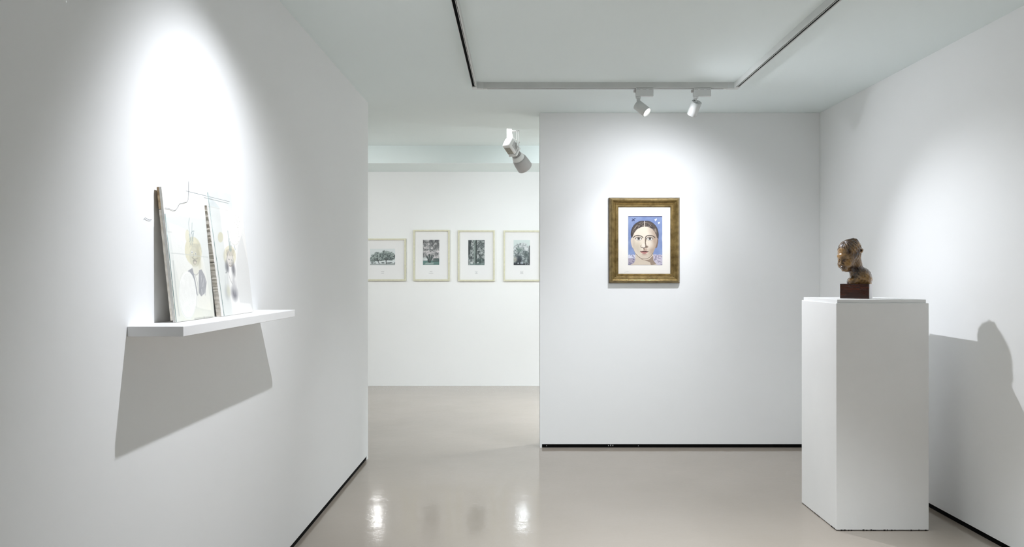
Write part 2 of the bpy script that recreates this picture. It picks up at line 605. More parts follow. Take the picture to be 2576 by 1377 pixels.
# ------------------------------------------------------------------ big spotlight in the next room
def big_spot():
    L0 = pt(1297, 322, 6.95)
    t = thing('display_spotlight', 'large white spotlight with gear box and bell reflector in the doorway to the next room', 'spotlight', (L0.x, 6.95, H + 0.205))
    # local axes: aim direction of the lamp
    d = Vector((0.47, 0.66, -0.60)).normalized()
    up = Vector((0, 0, 1))
    s = d.cross(up).normalized()       # sideways
    n = s.cross(d).normalized()        # "up" of the gear box

    def LP(px, py, dd=0.0):
        return pt(px, py, 6.95 + dd) - Vector((L0.x, 6.95, H + 0.205))

    def obox(bm, c, a0, a1, s0, s1, n0, n1, bev=0.0, seg=3):
        c = Vector(c)
        vs = [bm.verts.new(c + d * i + s * j + n * k) for i in (a0, a1) for j in (s0, s1) for k in (n0, n1)]
        q = [(0, 1, 3, 2), (4, 6, 7, 5), (0, 4, 5, 1), (2, 3, 7, 6), (0, 2, 6, 4), (1, 5, 7, 3)]
        fs = [bm.faces.new([vs[i] for i in f]) for f in q]
        if bev:
            bmesh.ops.bevel(bm, geom=list({e for f in fs for e in f.edges}), offset=bev, segments=seg, affect='EDGES', profile=0.5)

    c = LP(1287, 372)                   # middle of the gear box
    # adaptor under the cove's ceiling and hanging body
    bm = nb()
    box(bm, -0.085, -0.005, -0.022, 0.022, -0.030, 0.0, 0.003, 1)
    obj('adaptor', bm, M['lampwhite'], t)
    p = LP(1283, 345)
    bm = nb()
    box(bm, p.x - 0.030, p.x + 0.028, -0.022, 0.022, p.z - 0.075, -0.028, 0.010, 3)
    obj('hanging_body', bm, M['lampwhite'], t)
    # yoke: two long parallel bars with cross pieces
    yk = nb()
    a, b = LP(1300, 329), LP(1302, 375)
    for off in (0.0, 0.019):
        box(yk, a.x + off - 0.0035, a.x + off + 0.0035, -0.030, -0.012, b.z, a.z, 0.001, 1)
    box(yk, p.x + 0.02, a.x + 0.022, -0.030, -0.012, a.z - 0.012, a.z, 0.001, 1)
    box(yk, a.x - 0.0035, a.x + 0.022, -0.030, -0.012, b.z - 0.006, b.z + 0.004, 0.001, 1)
    obj('yoke', yk, M['lampwhite'], t)
    bm = nb()
    tube(bm, spline([LP(1289, 338, -0.03), LP(1291, 346, -0.03), LP(1297, 352, -0.03), LP(1300, 353, -0.03)]), 0.004)
    obj('cable', bm, M['lampwhite'], t, True)
    bm = nb()
    kp = LP(1304, 359, -0.02)
    lathe(bm, [(0, 0), (0, 0.007), (0.012, 0.007), (0.014, 0.005), (0.014, 0)], kp, (1, 0, 0), 16)
    obj('tilt_knob', bm, M['lampwhite'], t, True)
    # gear box
    bm = nb()
    obox(bm, c, -0.085, 0.045, -0.045, 0.045, -0.052, 0.052, 0.018, 4)
    gb = obj('gear_box', bm, M['lampwhite'], t, False)
    for f in gb.data.polygons:
        f.use_smooth = True
    bm = nb()
    obox(bm, c, 0.047, 0.068, -0.044, 0.044, -0.050, 0.050, 0.004, 2)
    obj('end_cover', bm, M['lampwhite'], gb)
    bm = nb()
    obox(bm, c, -0.050, 0.030, -0.030, 0.030, -0.0532, -0.0520)
    obj('rating_plate', bm, M['label'], gb)
    for s0, s1 in ((-0.0462, -0.0450), (0.0450, 0.0462)):
        bm = nb()
        for k in range(9):
            obox(bm, c, -0.048 + k * 0.009, -0.044 + k * 0.009, s0, s1, -0.028, 0.032)
        obj('vent_slits', bm, M['shade'], gb)
    # finned cooling ring
    bm = nb()
    lathe(bm, [(0.064, 0), (0.064, 0.036), (0.100, 0.036), (0.100, 0)], c, d, 40)
    ring = obj('cooling_ring', bm, M['lampdark'], t, True)
    bm = nb()
    for k in range(26):
        th = 2 * math.pi * k / 26
        e = s * math.cos(th) + n * math.sin(th)
        f = d.cross(e)
        q = [c + d * i + e * r + f * j for i in (0.066, 0.099) for r in (0.035, 0.044) for j in (-0.0024, 0.0024)]
        vs = [bm.verts.new(v) for v in q]
        for ff in [(0, 1, 3, 2), (4, 6, 7, 5), (0, 4, 5, 1), (2, 3, 7, 6), (0, 2, 6, 4), (1, 5, 7, 3)]:
            bm.faces.new([vs[i] for i in ff])
    obj('fins', bm, M['shade'], ring)
    # neck and bell reflector, open to the front
    bm = nb()
    lathe(bm, [(0.098, 0.030), (0.098, 0.043), (0.108, 0.052), (0.140, 0.060), (0.142, 0.058), (0.142, 0.030)], c, d, 48)
    obj('neck', bm, M['lampwhite'], t, True)
    bm = nb()
    lathe(bm, [(0.141, 0.020), (0.141, 0.062), (0.160, 0.068), (0.200, 0.072), (0.262, 0.074), (0.262, 0.071), (0.200, 0.069), (0.165, 0.060), (0.150, 0.020), (0.150, 0)], c, d, 56)
    rf = obj('reflector', bm, M['shade'], t, True)
    bm = nb()
    lathe(bm, [(0.151, 0), (0.155, 0.034), (0.157, 0.034), (0.160, 0.0)], c, d, 32)
    obj('lens', bm, M['lens'], rf)
    return t


big_spot()


# ------------------------------------------------------------------ painting by numbers: small rasters drawn in code
class Canvas:
    def __init__(self, w, h, rgb, x0, x1, y0, y1):
        self.w, self.h = w, h
        self.a = np.ones((h, w, 3)) * np.array(rgb, float)
        xs = x0 + (np.arange(w) + 0.0) / (w - 1) * (x1 - x0)
        ys = y0 + (np.arange(h) + 0.0) / (h - 1) * (y1 - y0)
        self.X, self.Y = np.meshgrid(xs, ys)
        self.px = (x1 - x0) / w

    def blend(self, m, rgb):
        m = np.clip(m, 0, 1)[..., None]
        self.a = self.a * (1 - m) + np.array(rgb, float) * m

    def poly_mask(self, pts, ss=3):
        acc = np.zeros_like(self.X)
        for i in range(ss):
            for j in range(ss):
                X = self.X + ((i + 0.5) / ss - 0.5) * self.px
                Y = self.Y + ((j + 0.5) / ss - 0.5) * self.px
                ins = np.zeros(self.X.shape, bool)
                n = len(pts)
                for k in range(n):
                    xa, ya = pts[k]
                    xb, yb = pts[(k + 1) % n]
                    if ya == yb:
                        continue
                    c = ((ya > Y) != (yb > Y)) & (X < (xb - xa) * (Y - ya) / (yb - ya) + xa)
                    ins ^= c
                acc += ins
        return acc / (ss * ss)

    def poly(self, pts, rgb, alpha=1.0):
        self.blend(self.poly_mask(pts) * alpha, rgb)

    def ell(self, cx, cy, rx, ry, rgb, alpha=1.0, soft=0.15, ang=0.0):
        c, s = math.cos(ang), math.sin(ang)
        dx, dy = self.X - cx, self.Y - cy
        u = (dx * c + dy * s) / rx
        v = (-dx * s + dy * c) / ry
        r = np.sqrt(u * u + v * v)
        self.blend(np.clip((1 - r) / max(soft, 1e-3) + 0.5, 0, 1) * alpha, rgb)

    def stroke(self, pts, wd, rgb, alpha=1.0, smooth=True):
        if smooth and len(pts) > 2:
            pts = [(p.x, p.y) for p in spline([(x, y, 0) for x, y in pts], 6)]
        dmin = np.full(self.X.shape, 1e9)
        n = len(pts)
        for k in range(n - 1):
            (xa, ya), (xb, yb) = pts[k], pts[k + 1]
            vx, vy = xb - xa, yb - ya
            L2 = vx * vx + vy * vy + 1e-9
            t = np.clip(((self.X - xa) * vx + (self.Y - ya) * vy) / L2, 0, 1)
            dmin = np.minimum(dmin, np.hypot(self.X - xa - t * vx, self.Y - ya - t * vy))
        self.blend(np.clip((wd / 2 - dmin) / self.px + 0.5, 0, 1) * alpha, rgb)


def vnoise(h, w, scale, seed, octs=4):
    rng = np.random.RandomState(seed)
    out = np.zeros((h, w))
    amp, tot = 1.0, 0.0
    for o in range(octs):
        gh, gw = max(2, int(h / scale) + 2), max(2, int(w / scale) + 2)
        g = rng.rand(gh, gw)
        ys = np.linspace(0, gh - 1.001, h)
        xs = np.linspace(0, gw - 1.001, w)
        yi, xi = ys.astype(int), xs.astype(int)
        fy, fx = (ys - yi)[:, None], (xs - xi)[None, :]
        fy, fx = fy * fy * (3 - 2 * fy), fx * fx * (3 - 2 * fx)
        v = (g[yi][:, xi] * (1 - fy) * (1 - fx) + g[yi + 1][:, xi] * fy * (1 - fx) + g[yi][:, xi + 1] * (1 - fy) * fx + g[yi + 1][:, xi + 1] * fy * fx)
        out += v * amp
        tot += amp
        amp *= 0.6
        scale = max(1.0, scale / 2)
    return out / tot


def srgb2lin(a):
    a = np.clip(a / 255.0, 0, 1)
    return np.where(a <= 0.04045, a / 12.92, ((a + 0.055) / 1.055) ** 2.4)


def picture_sheet(name, arr, corners, thick, m, parent=None):
    """a thin sheet carrying a raster as vertex colours. corners TL, TR, BR, BL of the front face"""
    h, w_ = arr.shape[:2]
    TL, TR, BR, BL = [np.array(c, float) for c in corners]
    u = np.linspace(0, 1, w_)[None, :, None]
    v = np.linspace(0, 1, h)[:, None, None]
    P = (TL * (1 - u) + TR * u) * (1 - v) + (BL * (1 - u) + BR * u) * v
    nrm = np.cross(TR - TL, TL - BL)
    nrm /= np.linalg.norm(nrm)          # towards the viewer
    V = P.reshape(-1, 3)
    n0 = len(V)
    back = np.array([TL, TR, BR, BL]) - nrm * thick
    verts = np.vstack([V, back]).tolist()
    idx = np.arange(h * w_).reshape(h, w_)
    faces = np.stack([idx[1:, :-1], idx[1:, 1:], idx[:-1, 1:], idx[:-1, :-1]], -1).reshape(-1, 4).tolist()
    top = idx[0, :].tolist()
    bot = idx[-1, :].tolist()
    lef = idx[:, 0].tolist()
    rig = idx[:, -1].tolist()
    bTL, bTR, bBR, bBL = n0, n0 + 1, n0 + 2, n0 + 3
    faces.append(top + [bTR, bTL])
    faces.append(bot[::-1] + [bBL, bBR])
    faces.append(lef[::-1] + [bTL, bBL])
    faces.append(rig + [bBR, bTR])
    faces.append([bTL, bTR, bBR, bBL])
    me = bpy.data.meshes.new(name)
    me.from_pydata(verts, [], faces)
    ca = me.color_attributes.new('picture', 'FLOAT_COLOR', 'POINT')
    c = np.ones((len(verts), 4))
    c[:n0, :3] = srgb2lin(arr).reshape(-1, 3)
    ed = srgb2lin(arr)
    c[n0:, :3] = (ed[0, 0], ed[0, -1], ed[-1, -1], ed[-1, 0])
    ca.data.foreach_set('color', c.astype(np.float32).ravel())
    return link(name, me, m, parent)


# ------------------------------------------------------------------ portrait of a woman
def paint_portrait():
    c = Canvas(150, 214, (148, 163, 198), 98, 945, 88, 1298)
    nz = vnoise(214, 150, 40, 3)
    c.a += (nz[..., None] - 0.5) * np.array([50, 44, 30])
    c.blend(np.clip((c.Y - 750) / 500, 0, 0.35), (165, 185, 225))
    c.poly([(98, 88), (945, 88), (945, 108), (98, 100)], (62, 66, 104))
    # hills
    c.poly([(98, 1048), (140, 1035), (180, 1048), (235, 1036), (300, 1080), (300, 1298), (98, 1298)], (226, 226, 238))
    c.poly([(98, 1130), (160, 1125), (215, 1150), (290, 1120), (290, 1298), (98, 1298)], (188, 180, 194))
    for p in ([(200, 1060), (240, 1080)], [(195, 1090), (250, 1110)], [(185, 1125), (240, 1140)], [(215, 1165), (250, 1150)], [(205, 1200), (245, 1230)], [(120, 1240), (180, 1260)], [(100, 1275), (160, 1290)], [(150, 1048), (165, 1056)]):
        c.stroke(p, 13, (104, 106, 140), 0.85)
    c.poly([(700, 1048), (760, 1030), (820, 1046), (880, 1034), (945, 1050), (945, 1298), (700, 1298)], (212, 206, 218))
    for p in ([(760, 1060), (780, 1110), (745, 1170)], [(800, 1060), (790, 1130)], [(870, 1080), (835, 1120), (900, 1140)], [(830, 1180), (850, 1230)], [(860, 1200), (920, 1230)], [(750, 1180), (800, 1150)], [(880, 1060), (940, 1100)], [(900, 1270), (940, 1290)], [(830, 1050), (850, 1070)]):
        c.stroke(p, 12, (120, 112, 140), 0.8)
    # neck
    c.poly([(272, 960), (275, 1090), (270, 1190), (235, 1250), (170, 1285), (150, 1298), (820, 1298), (770, 1250), (725, 1180), (716, 1090), (718, 960)], (224, 212, 196))
    c.poly([(340, 1060), (400, 1130), (500, 1175), (620, 1160), (716, 1060), (722, 1180), (790, 1270), (700, 1298), (660, 1298), (640, 1230), (560, 1200), (430, 1160)], (160, 142, 128), 0.8)
    # ears and face
    c.poly([(168, 640), (160, 700), (172, 780), (198, 862), (222, 880), (240, 700), (210, 610)], (226, 212, 196))
    c.poly([(845, 640), (842, 740), (820, 840), (795, 882), (770, 870), (770, 650)], (150, 130, 116))
    face = [(205, 600), (195, 700), (212, 850), (250, 950), (285, 1015), (350, 1085), (420, 1128), (500, 1142), (570, 1132), (650, 1085), (715, 1000), (765, 885), (800, 780), (820, 640), (800, 470), (700, 340), (500, 270), (330, 350), (235, 470)]
    c.poly(face, (236, 226, 211))
    before = c.a.copy()
    # modelling of the face by the painter
    c.ell(780, 700, 90, 330, (176, 156, 140), 0.75, 1.2, 0.12)
    c.ell(720, 450, 90, 120, (178, 160, 146), 0.5, 1.4, -0.5)
    c.ell(690, 960, 100, 130, (186, 166, 148), 0.6, 1.3, 0.5)
    c.ell(330, 830, 80, 100, (200, 190, 172), 0.5, 1.4)
    c.ell(230, 760, 40, 190, (206, 194, 178), 0.6, 1.2)
    c.ell(350, 960, 60, 110, (206, 196, 180), 0.5, 1.3, -0.5)
    c.ell(500, 1090, 120, 45, (214, 202, 188), 0.6, 1.0)
    c.ell(640, 800, 90, 80, (236, 226, 212), 0.6, 1.2)
    fm = c.poly_mask(face)[..., None]
    c.a = c.a * fm + before * (1 - fm)
    c.stroke([(285, 1015), (350, 1088), (420, 1132), (500, 1146), (570, 1135), (650, 1088), (715, 1003)], 12, (112, 96, 84), 0.7)
    c.stroke([(198, 862), (250, 955), (285, 1015)], 8, (180, 164, 148), 0.7)
    # nose
    c.poly([(512, 640), (540, 625), (552, 660), (535, 740), (552, 830), (585, 850), (560, 868), (520, 860), (512, 760)], (128, 112, 100), 0.85)
    c.ell(478, 815, 42, 50, (242, 234, 222), 0.9, 0.9)
    c.ell(560, 845, 34, 26, (150, 132, 118), 0.8, 0.8)
    c.stroke([(430, 800), (402, 830), (425, 862)], 9, (150, 134, 120), 0.8)
    c.stroke([(415, 856), (450, 862), (485, 876), (525, 862), (552, 858)], 16, (92, 78, 70), 0.85)
    c.poly([(470, 885), (485, 940), (510, 940), (512, 885)], (150, 124, 112), 0.8)
    c.ell(535, 910, 30, 34, (190, 168, 152), 0.7, 1)
    # mouth
    c.poly([(395, 962), (440, 952), (480, 944), (497, 954), (520, 944), (560, 954), (598, 966), (560, 1000), (520, 1024), (470, 1022), (425, 1000)], (196, 148, 142))
    c.poly([(395, 962), (440, 950), (480, 942), (497, 952), (520, 942), (560, 952), (598, 966), (500, 976)], (134, 92, 88))
    c.stroke([(395, 960), (450, 964), (497, 970), (550, 964), (600, 966)], 9, (60, 42, 40))
    c.ell(500, 1040, 60, 18, (176, 152, 138), 0.6, 1)
    # brows
    for pts in ([(228, 618), (265, 584), (330, 567), (400, 576), (440, 596), (465, 622)], [(524, 618), (560, 580), (620, 566), (690, 574), (730, 594), (762, 622)]):
        c.stroke(pts, 19, (76, 68, 62))
    # eyes
    for ex, ey in ((355, 650), (634, 650)):
        c.poly([(ex - 78, ey - 6), (ex - 40, ey - 26), (ex, ey - 34), (ex + 42, ey - 24), (ex + 72, ey), (ex + 36, ey + 34), (ex, ey + 42), (ex - 40, ey + 34)], (240, 238, 232))
        c.ell(ex + 2, ey - 2, 34, 30, (122, 116, 110), 1, 0.2)
        c.ell(ex + 2, ey - 4, 13, 13, (52, 48, 46), 1, 0.4)
        c.stroke([(ex - 84, ey - 4), (ex - 40, ey - 28), (ex, ey - 36), (ex + 44, ey - 26), (ex + 80, ey + 4)], 12, (66, 60, 56))
        c.stroke([(ex - 86, ey - 26), (ex - 40, ey - 46), (ex, ey - 52), (ex + 46, ey - 44), (ex + 86, ey - 14)], 7, (140, 128, 116), 0.9)
        c.stroke([(ex - 76, ey), (ex - 40, ey + 36), (ex, ey + 45), (ex + 40, ey + 36), (ex + 72, ey + 4)], 7, (150, 138, 126), 0.9)
    # hair, parted in the middle
    L = [(182, 618), (166, 560), (168, 500), (185, 420), (230, 330), (310, 258), (400, 218), (492, 212), (494, 346), (400, 368), (320, 412), (258, 485), (222, 560), (198, 620)]
    R = [(512, 212), (600, 216), (690, 252), (770, 324), (820, 410), (846, 520), (843, 642), (812, 630), (796, 565), (752, 470), (680, 396), (600, 360), (512, 346)]
    c.poly(L, (98, 89, 84))
    c.poly(R, (106, 96, 90))
    rng = random.Random(5)
    ml, mr = c.poly_mask(L), c.poly_mask(R)
    base = c.a.copy()
    for k in range(90):
        t = rng.random()
        col = (186, 174, 162) if k % 2 else (58, 52, 50)
        s = rng.uniform(0.15, 0.9)
        a0 = math.radians(rng.uniform(95, 178))
        da = math.radians(rng.uniform(10, 22))
        r = 1.0 - 0.42 * s
        c.stroke([(500 + 320 * r * math.cos(a), 560 - 338 * r * math.sin(a)) for a in (a0, a0 - da / 2, a0 - da)], 8, col, 0.75)
        a1 = math.radians(rng.uniform(2, 85))
        c.stroke([(500 + 335 * r * math.cos(a), 560 - 338 * r * math.sin(a)) for a in (a1, a1 + da / 2, a1 + da)], 8, col, 0.75)
    keep = np.clip(ml + mr, 0, 1)[..., None]
    c.a = c.a * keep + base * (1 - keep)
    c.stroke([(182, 610), (166, 540), (185, 420), (230, 330), (310, 256), (400, 215), (492, 210)], 10, (52, 46, 46), 0.9)
    c.stroke([(512, 210), (600, 213), (690, 248), (770, 320), (822, 410), (848, 520), (845, 640)], 10, (46, 42, 44), 0.9)
    c.stroke([(502, 215), (502, 350)], 15, (232, 222, 208), 1.0, False)
    # birds
    dk = (70, 78, 116)
    c.poly([(182, 150), (205, 150), (228, 166), (262, 138), (296, 150), (262, 156), (246, 178), (264, 205), (240, 214), (226, 192), (205, 200), (196, 232), (184, 205), (196, 184), (214, 174)], dk)
    wt = (246, 247, 252)
    c.poly([(738, 178), (768, 168), (806, 136), (798, 168), (816, 186), (790, 190), (770, 222), (760, 206), (766, 188)], wt)
    c.poly([(826, 230), (856, 238), (896, 226), (876, 250), (890, 278), (864, 266), (842, 290), (838, 276), (850, 256)], wt)
    c.stroke([(944, 560), (938, 640), (944, 700)], 10, (220, 224, 235), 0.8)
    return np.clip((c.a - 128) * 1.14 + 106, 0, 240)


def portrait():
    yb = D_B - 0.001
    D = D_B - 0.045
    x0, x1, z1, z0 = pt(1533, 496, D).x, pt(1712, 496, D).x, pt(1533, 496.3, D).z, pt(1533, 713, D).z
    W, Hh = x1 - x0, z1 - z0
    t = thing('framed_portrait', 'gold framed portrait of a dark haired woman against blue sky on the white wall', 'painting', ((x0 + x1) / 2, yb, (z0 + z1) / 2))
    bm = nb()
    prof = [(0.000, 0.0), (0.000, 0.012), (0.003, 0.019), (0.010, 0.0315), (0.016, 0.041), (0.020, 0.0455), (0.024, 0.047), (0.027, 0.0455), (0.031, 0.040), (0.036, 0.0335), (0.042, 0.027), (0.049, 0.0215), (0.0505, 0.0235), (0.0535, 0.0255), (0.057, 0.0245), (0.0585, 0.0205), (0.0615, 0.0205), (0.064, 0.0235), (0.067, 0.0235), (0.069, 0.0195), (0.072, 0.0195), (0.0755, 0.0165), (0.0755, 0.002), (0.072, 0.0)]
    for i, f in frame_sweep(bm, W, Hh, prof):
        f.material_index = 1 if i in (0, 1, 21, 22) else 0
    fr = obj('frame', bm, [M['gold'], M['bronze']], t)
    bm = nb()
    box(bm, -W / 2 + 0.0757, W / 2 - 0.0757, -0.010, -0.004, -Hh / 2 + 0.0757, Hh / 2 - 0.0757)
    mt = obj('mount', bm, M['mat'], t)
    Dp = D_B - 0.012
    cx, cz = (x0 + x1) / 2, (z0 + z1) / 2
    a, b = pt(1580.3, 544.0, Dp), pt(1666.2, 667.3, Dp)
    c = [(a.x - cx, -0.0112, a.z - cz), (b.x - cx, -0.0112, a.z - cz), (b.x - cx, -0.0112, b.z - cz), (a.x - cx, -0.0112, b.z - cz)]
    pc = picture_sheet('picture', paint_portrait(), c, 0.0010, M['picture'], t)
    pc['label'] = 'woman with parted dark hair before a blue sky'
    bm = nb()
    tube(bm, [Vector((pt(px, py, Dp).x - cx, -0.0103, pt(px, py, Dp).z - cz)) for px, py in ((1571.5, 686.5), (1574, 684), (1575, 685.5), (1577, 683), (1578.5, 684.5), (1582, 682.5))], 0.0005, 5)
    obj('signature', bm, M['ink'], mt)
    bm = nb()
    box(bm, -W / 2 + 0.0757, W / 2 - 0.0757, -0.0145, -0.0130, -Hh / 2 + 0.0757, Hh / 2 - 0.0757)
    obj('glazing', bm, M['pane'], t)
    return t


portrait()


# ------------------------------------------------------------------ four framed tree photographs in the next room
DK, MD, LT = np.array((34, 48, 50.)), np.array((122, 138, 134.)), np.array((222, 230, 228.))


def tone(v, warm=None):
    v = np.clip(v, 0, 1)[..., None]
    lo = DK * (1 - v * 2) + MD * v * 2
    hi = MD * (2 - v * 2) + LT * (v * 2 - 1)
    return np.where(v < 0.5, lo, hi)


def foliage(h, w_, seed, sc=7, gain=1.9):
    n = vnoise(h, w_, sc, seed, 3)
    r = np.random.RandomState(seed + 50).rand(h, w_)
    r = r + 0.5 * (np.roll(r, 1, 1) + np.roll(r, 1, 0) - 1)
    return np.clip((n - 0.5) * gain + 0.5 + (r - 0.5) * 0.6, 0, 1)


def photo_two_trees():
    w_, h = 96, 64
    c = Canvas(w_, h, (226, 233, 234), 0, 510, 0, 330)
    ang = vnoise(h, w_, 8, 11)
    crown = np.zeros((h, w_))
    for cx, cy, rx, ry in ((60, 210, 80, 60), (150, 150, 120, 80), (250, 160, 90, 70), (330, 130, 120, 90), (430, 150, 90, 85), (380, 190, 130, 50), (180, 200, 150, 50)):
        r = np.hypot((c.X - cx) / rx, (c.Y - cy) / ry)
        crown = np.maximum(crown, np.clip((1.05 - r + (ang - 0.5) * 0.9) * 6, 0, 1))
    f = foliage(h, w_, 21, 6, 1.6)
    tex = tone(f * 0.75 + 0.08)
    m = crown[..., None]
    c.a = c.a * (1 - m) + tex * m
    c.poly([(0, 305), (510, 292), (510, 312), (0, 318)], (150, 158, 158))
    c.poly([(0, 312), (510, 308), (510, 330), (0, 330)], (172, 178, 178))
    for p, wd in (([(145, 190), (165, 250), (185, 302)], 13), ([(328, 190), (325, 250), (335, 305)], 15), ([(325, 240), (290, 190)], 8), ([(328, 240), (370, 195)], 8), ([(160, 235), (120, 190)], 7), ([(165, 240), (205, 195)], 7)):
        c.stroke(p, wd, (46, 54, 56))
    for x, y, rx, ry in ((45, 285, 26, 12), (100, 288, 22, 8), (260, 280, 32, 12), (380, 285, 40, 10), (425, 278, 28, 9), (505, 285, 10, 14)):
        c.ell(x, y, rx, ry, (60, 72, 72), 0.85, 0.7)
    return np.clip(c.a, 0, 255)


def photo_tall(seed, kind):
    w_, h = 64, 98
    c = Canvas(w_, h, (150, 160, 158), 0, 335, 0, 515)
    f = foliage(h, w_, seed, 8 if kind == 1 else 7, 2.0)
    Xn, Yn = c.X / 335, c.Y / 515
    if kind == 1:      # spreading tree, pale leaves, dark split trunk, lawn
        lum = f * 0.75 + 0.25 * np.clip(Yn * 2.2, 0.2, 1) + 0.05
        c.a = tone(lum) + np.array((12, -2, 2))
        c.ell(40, 390, 60, 40, (222, 232, 232), 0.7, 0.8)
        c.poly([(0, 430), (335, 415), (335, 515), (0, 515)], (96, 132, 126))
        c.ell(290, 400, 70, 18, (60, 84, 82), 0.8, 0.6)
        c.poly([(205, 430), (335, 425), (335, 440), (200, 444)], (30, 44, 44))
        c.poly([(60, 470), (220, 465), (215, 505), (30, 505)], (196, 206, 204), 0.6)
        for p, wd in (([(80, 340), (105, 390), (112, 450)], 26), ([(130, 300), (135, 380), (130, 460)], 24), ([(175, 340), (160, 400), (150, 460)], 22), ([(220, 320), (190, 370), (160, 430)], 14), ([(60, 300), (90, 350), (110, 410)], 12)):
            c.stroke(p, wd, (48, 64, 64))
        c.stroke([(145, 350), (142, 430)], 8, (178, 190, 186))
        for k in range(14):
            rr = random.Random(seed + k)
            x, y = rr.uniform(20, 320), rr.uniform(20, 330)
            c.stroke([(x, y), (x + rr.uniform(-50, 50), y + rr.uniform(10, 40)), (x + rr.uniform(-80, 80), y + rr.uniform(10, 60))], 9, (58, 72, 72) if k % 2 else (206, 204, 206), 0.6)
    elif kind == 2:    # big straight trunk in the middle, lit on one side
        lum = f * 0.8 + 0.08
        c.a = tone(lum) + np.array((6, 0, 2))
        c.poly([(20, 0), (70, 0), (55, 120), (30, 300), (0, 330), (0, 90)], (24, 34, 36), 0.75)
        c.poly([(112, 0), (160, 0), (158, 515), (112, 515)], (142, 156, 150), 0.85)
        c.poly([(152, 0), (178, 0), (172, 515), (146, 515)], (34, 48, 46), 0.95)
        for p in ([(165, 0), (120, 90), (50, 150)], [(170, 220), (230, 120), (320, 60)], [(190, 260), (260, 230), (330, 250)], [(180, 200), (260, 180), (330, 140)], [(200, 290), (250, 300), (300, 330)], [(170, 150), (240, 60), (260, 0)]):
            c.stroke(p, 8, (34, 46, 46), 0.85)
        c.ell(230, 440, 80, 60, (40, 62, 58), 0.7, 0.8)
        c.poly([(0, 480), (335, 470), (335, 515), (0, 515)], (120, 140, 136), 0.7)
        c.poly([(40, 455), (95, 455), (95, 485), (45, 480)], (228, 234, 232))
        c.poly([(175, 455), (215, 450), (215, 475), (178, 478)], (200, 208, 206))
        c.poly([(10, 400), (22, 400), (30, 515), (12, 515)], (210, 218, 216), 0.7)
        c.stroke([(275, 380), (280, 500)], 8, (190, 204, 200), 0.7)
    else:              # pale full crown, dark foot, small light house
        lum = f * 0.7 + 0.42 - 0.55 * np.clip(Yn - 0.25, 0, 1)
        c.a = tone(lum) + np.array((4, 0, 4))
        sky = np.clip((0.16 - Yn + (np.abs(Xn - 0.5) ** 1.5) * 0.35 + (vnoise(h, w_, 7, seed + 3) - 0.5) * 0.2) * 14, 0, 1)
        c.blend(sky, (218, 230, 228))
        c.ell(110, 420, 60, 90, (26, 36, 46), 0.8, 0.9)
        c.ell(250, 300, 40, 60, (48, 64, 64), 0.7, 0.9)
        c.poly([(318, 120), (335, 120), (335, 515), (310, 515)], (34, 46, 46), 0.85)
        c.ell(120, 200, 60, 50, (66, 92, 84), 0.5, 1.0)
        c.ell(30, 400, 45, 50, (190, 186, 172), 0.6, 0.9)
        c.poly([(0, 470), (335, 480), (335, 515), (0, 515)], (26, 32, 42), 0.85)
        c.poly([(145, 445), (195, 445), (195, 490), (145, 490)], (214, 222, 226))
        c.poly([(155, 462), (185, 462), (185, 478), (155, 478)], (70, 82, 100))
        c.ell(95, 475, 16, 12, (200, 206, 208), 0.9, 0.4)
        for x in (240, 275, 310):
            c.stroke([(x, 480), (x + 10, 505)], 10, (210, 216, 216), 0.8)
        c.ell(18, 300, 14, 22, (214, 224, 224), 0.8, 0.5)
    return np.clip(c.a, 0, 255)


def framed_photo(label, x0p, x1p, y0p, y1p, ph, arr, cap):
    D = D_F - 0.03
    A, B = pt(x0p, y0p, D), pt(x1p, y1p, D)
    W, Hh = B.x - A.x, A.z - B.z
    cx, cz = (A.x + B.x) / 2, (A.z + B.z) / 2
    t = thing('framed_photograph', label, 'framed photograph', (cx, D_F - 0.001, cz), group='tree photographs on the far wall')
    bm = nb()
    frame_sweep(bm, W, Hh, [(0, 0), (0, 0.029), (0.0012, 0.030), (0.018, 0.030), (0.019, 0.029), (0.019, 0.002), (0.016, 0)])
    obj('frame', bm, M['ash'], t)
    iw, ih = W / 2 - 0.0192, Hh / 2 - 0.0192
    bm = nb()
    box(bm, -iw, iw, -0.010, -0.004, -ih, ih)
    mt = obj('mount', bm, M['board'], t)
    Dp = D_F - 0.012
    a, b = pt(ph[0], ph[1], Dp), pt(ph[2], ph[3], Dp)
    y = -0.0112
    picture_sheet('photo_print', arr, [(a.x - cx, y, a.z - cz), (b.x - cx, y, a.z - cz), (b.x - cx, y, b.z - cz), (a.x - cx, y, b.z - cz)], 0.0010, M['photo'], t)
    bm = nb()
    rng = random.Random(int(x0p))
    for py, wpx in cap:
        c0 = (ph[0] + ph[2]) / 2
        xx = c0 - wpx / 2
        while xx < c0 + wpx / 2:
            ww = rng.uniform(0.7, 1.6)
            p, q = pt(xx, py - 0.45, Dp), pt(min(xx + ww, c0 + wpx / 2), py + 0.45, Dp)
            box(bm, p.x - cx, q.x - cx, -0.0103, -0.0099, q.z - cz, p.z - cz)
            xx += ww + rng.uniform(0.2, 0.5)
    obj('caption', bm, M['ink'], mt)
    bm = nb()
    box(bm, -iw, iw, -0.0215, -0.0200, -ih, ih)
    obj('glazing', bm, M['pane'], t)
    return t


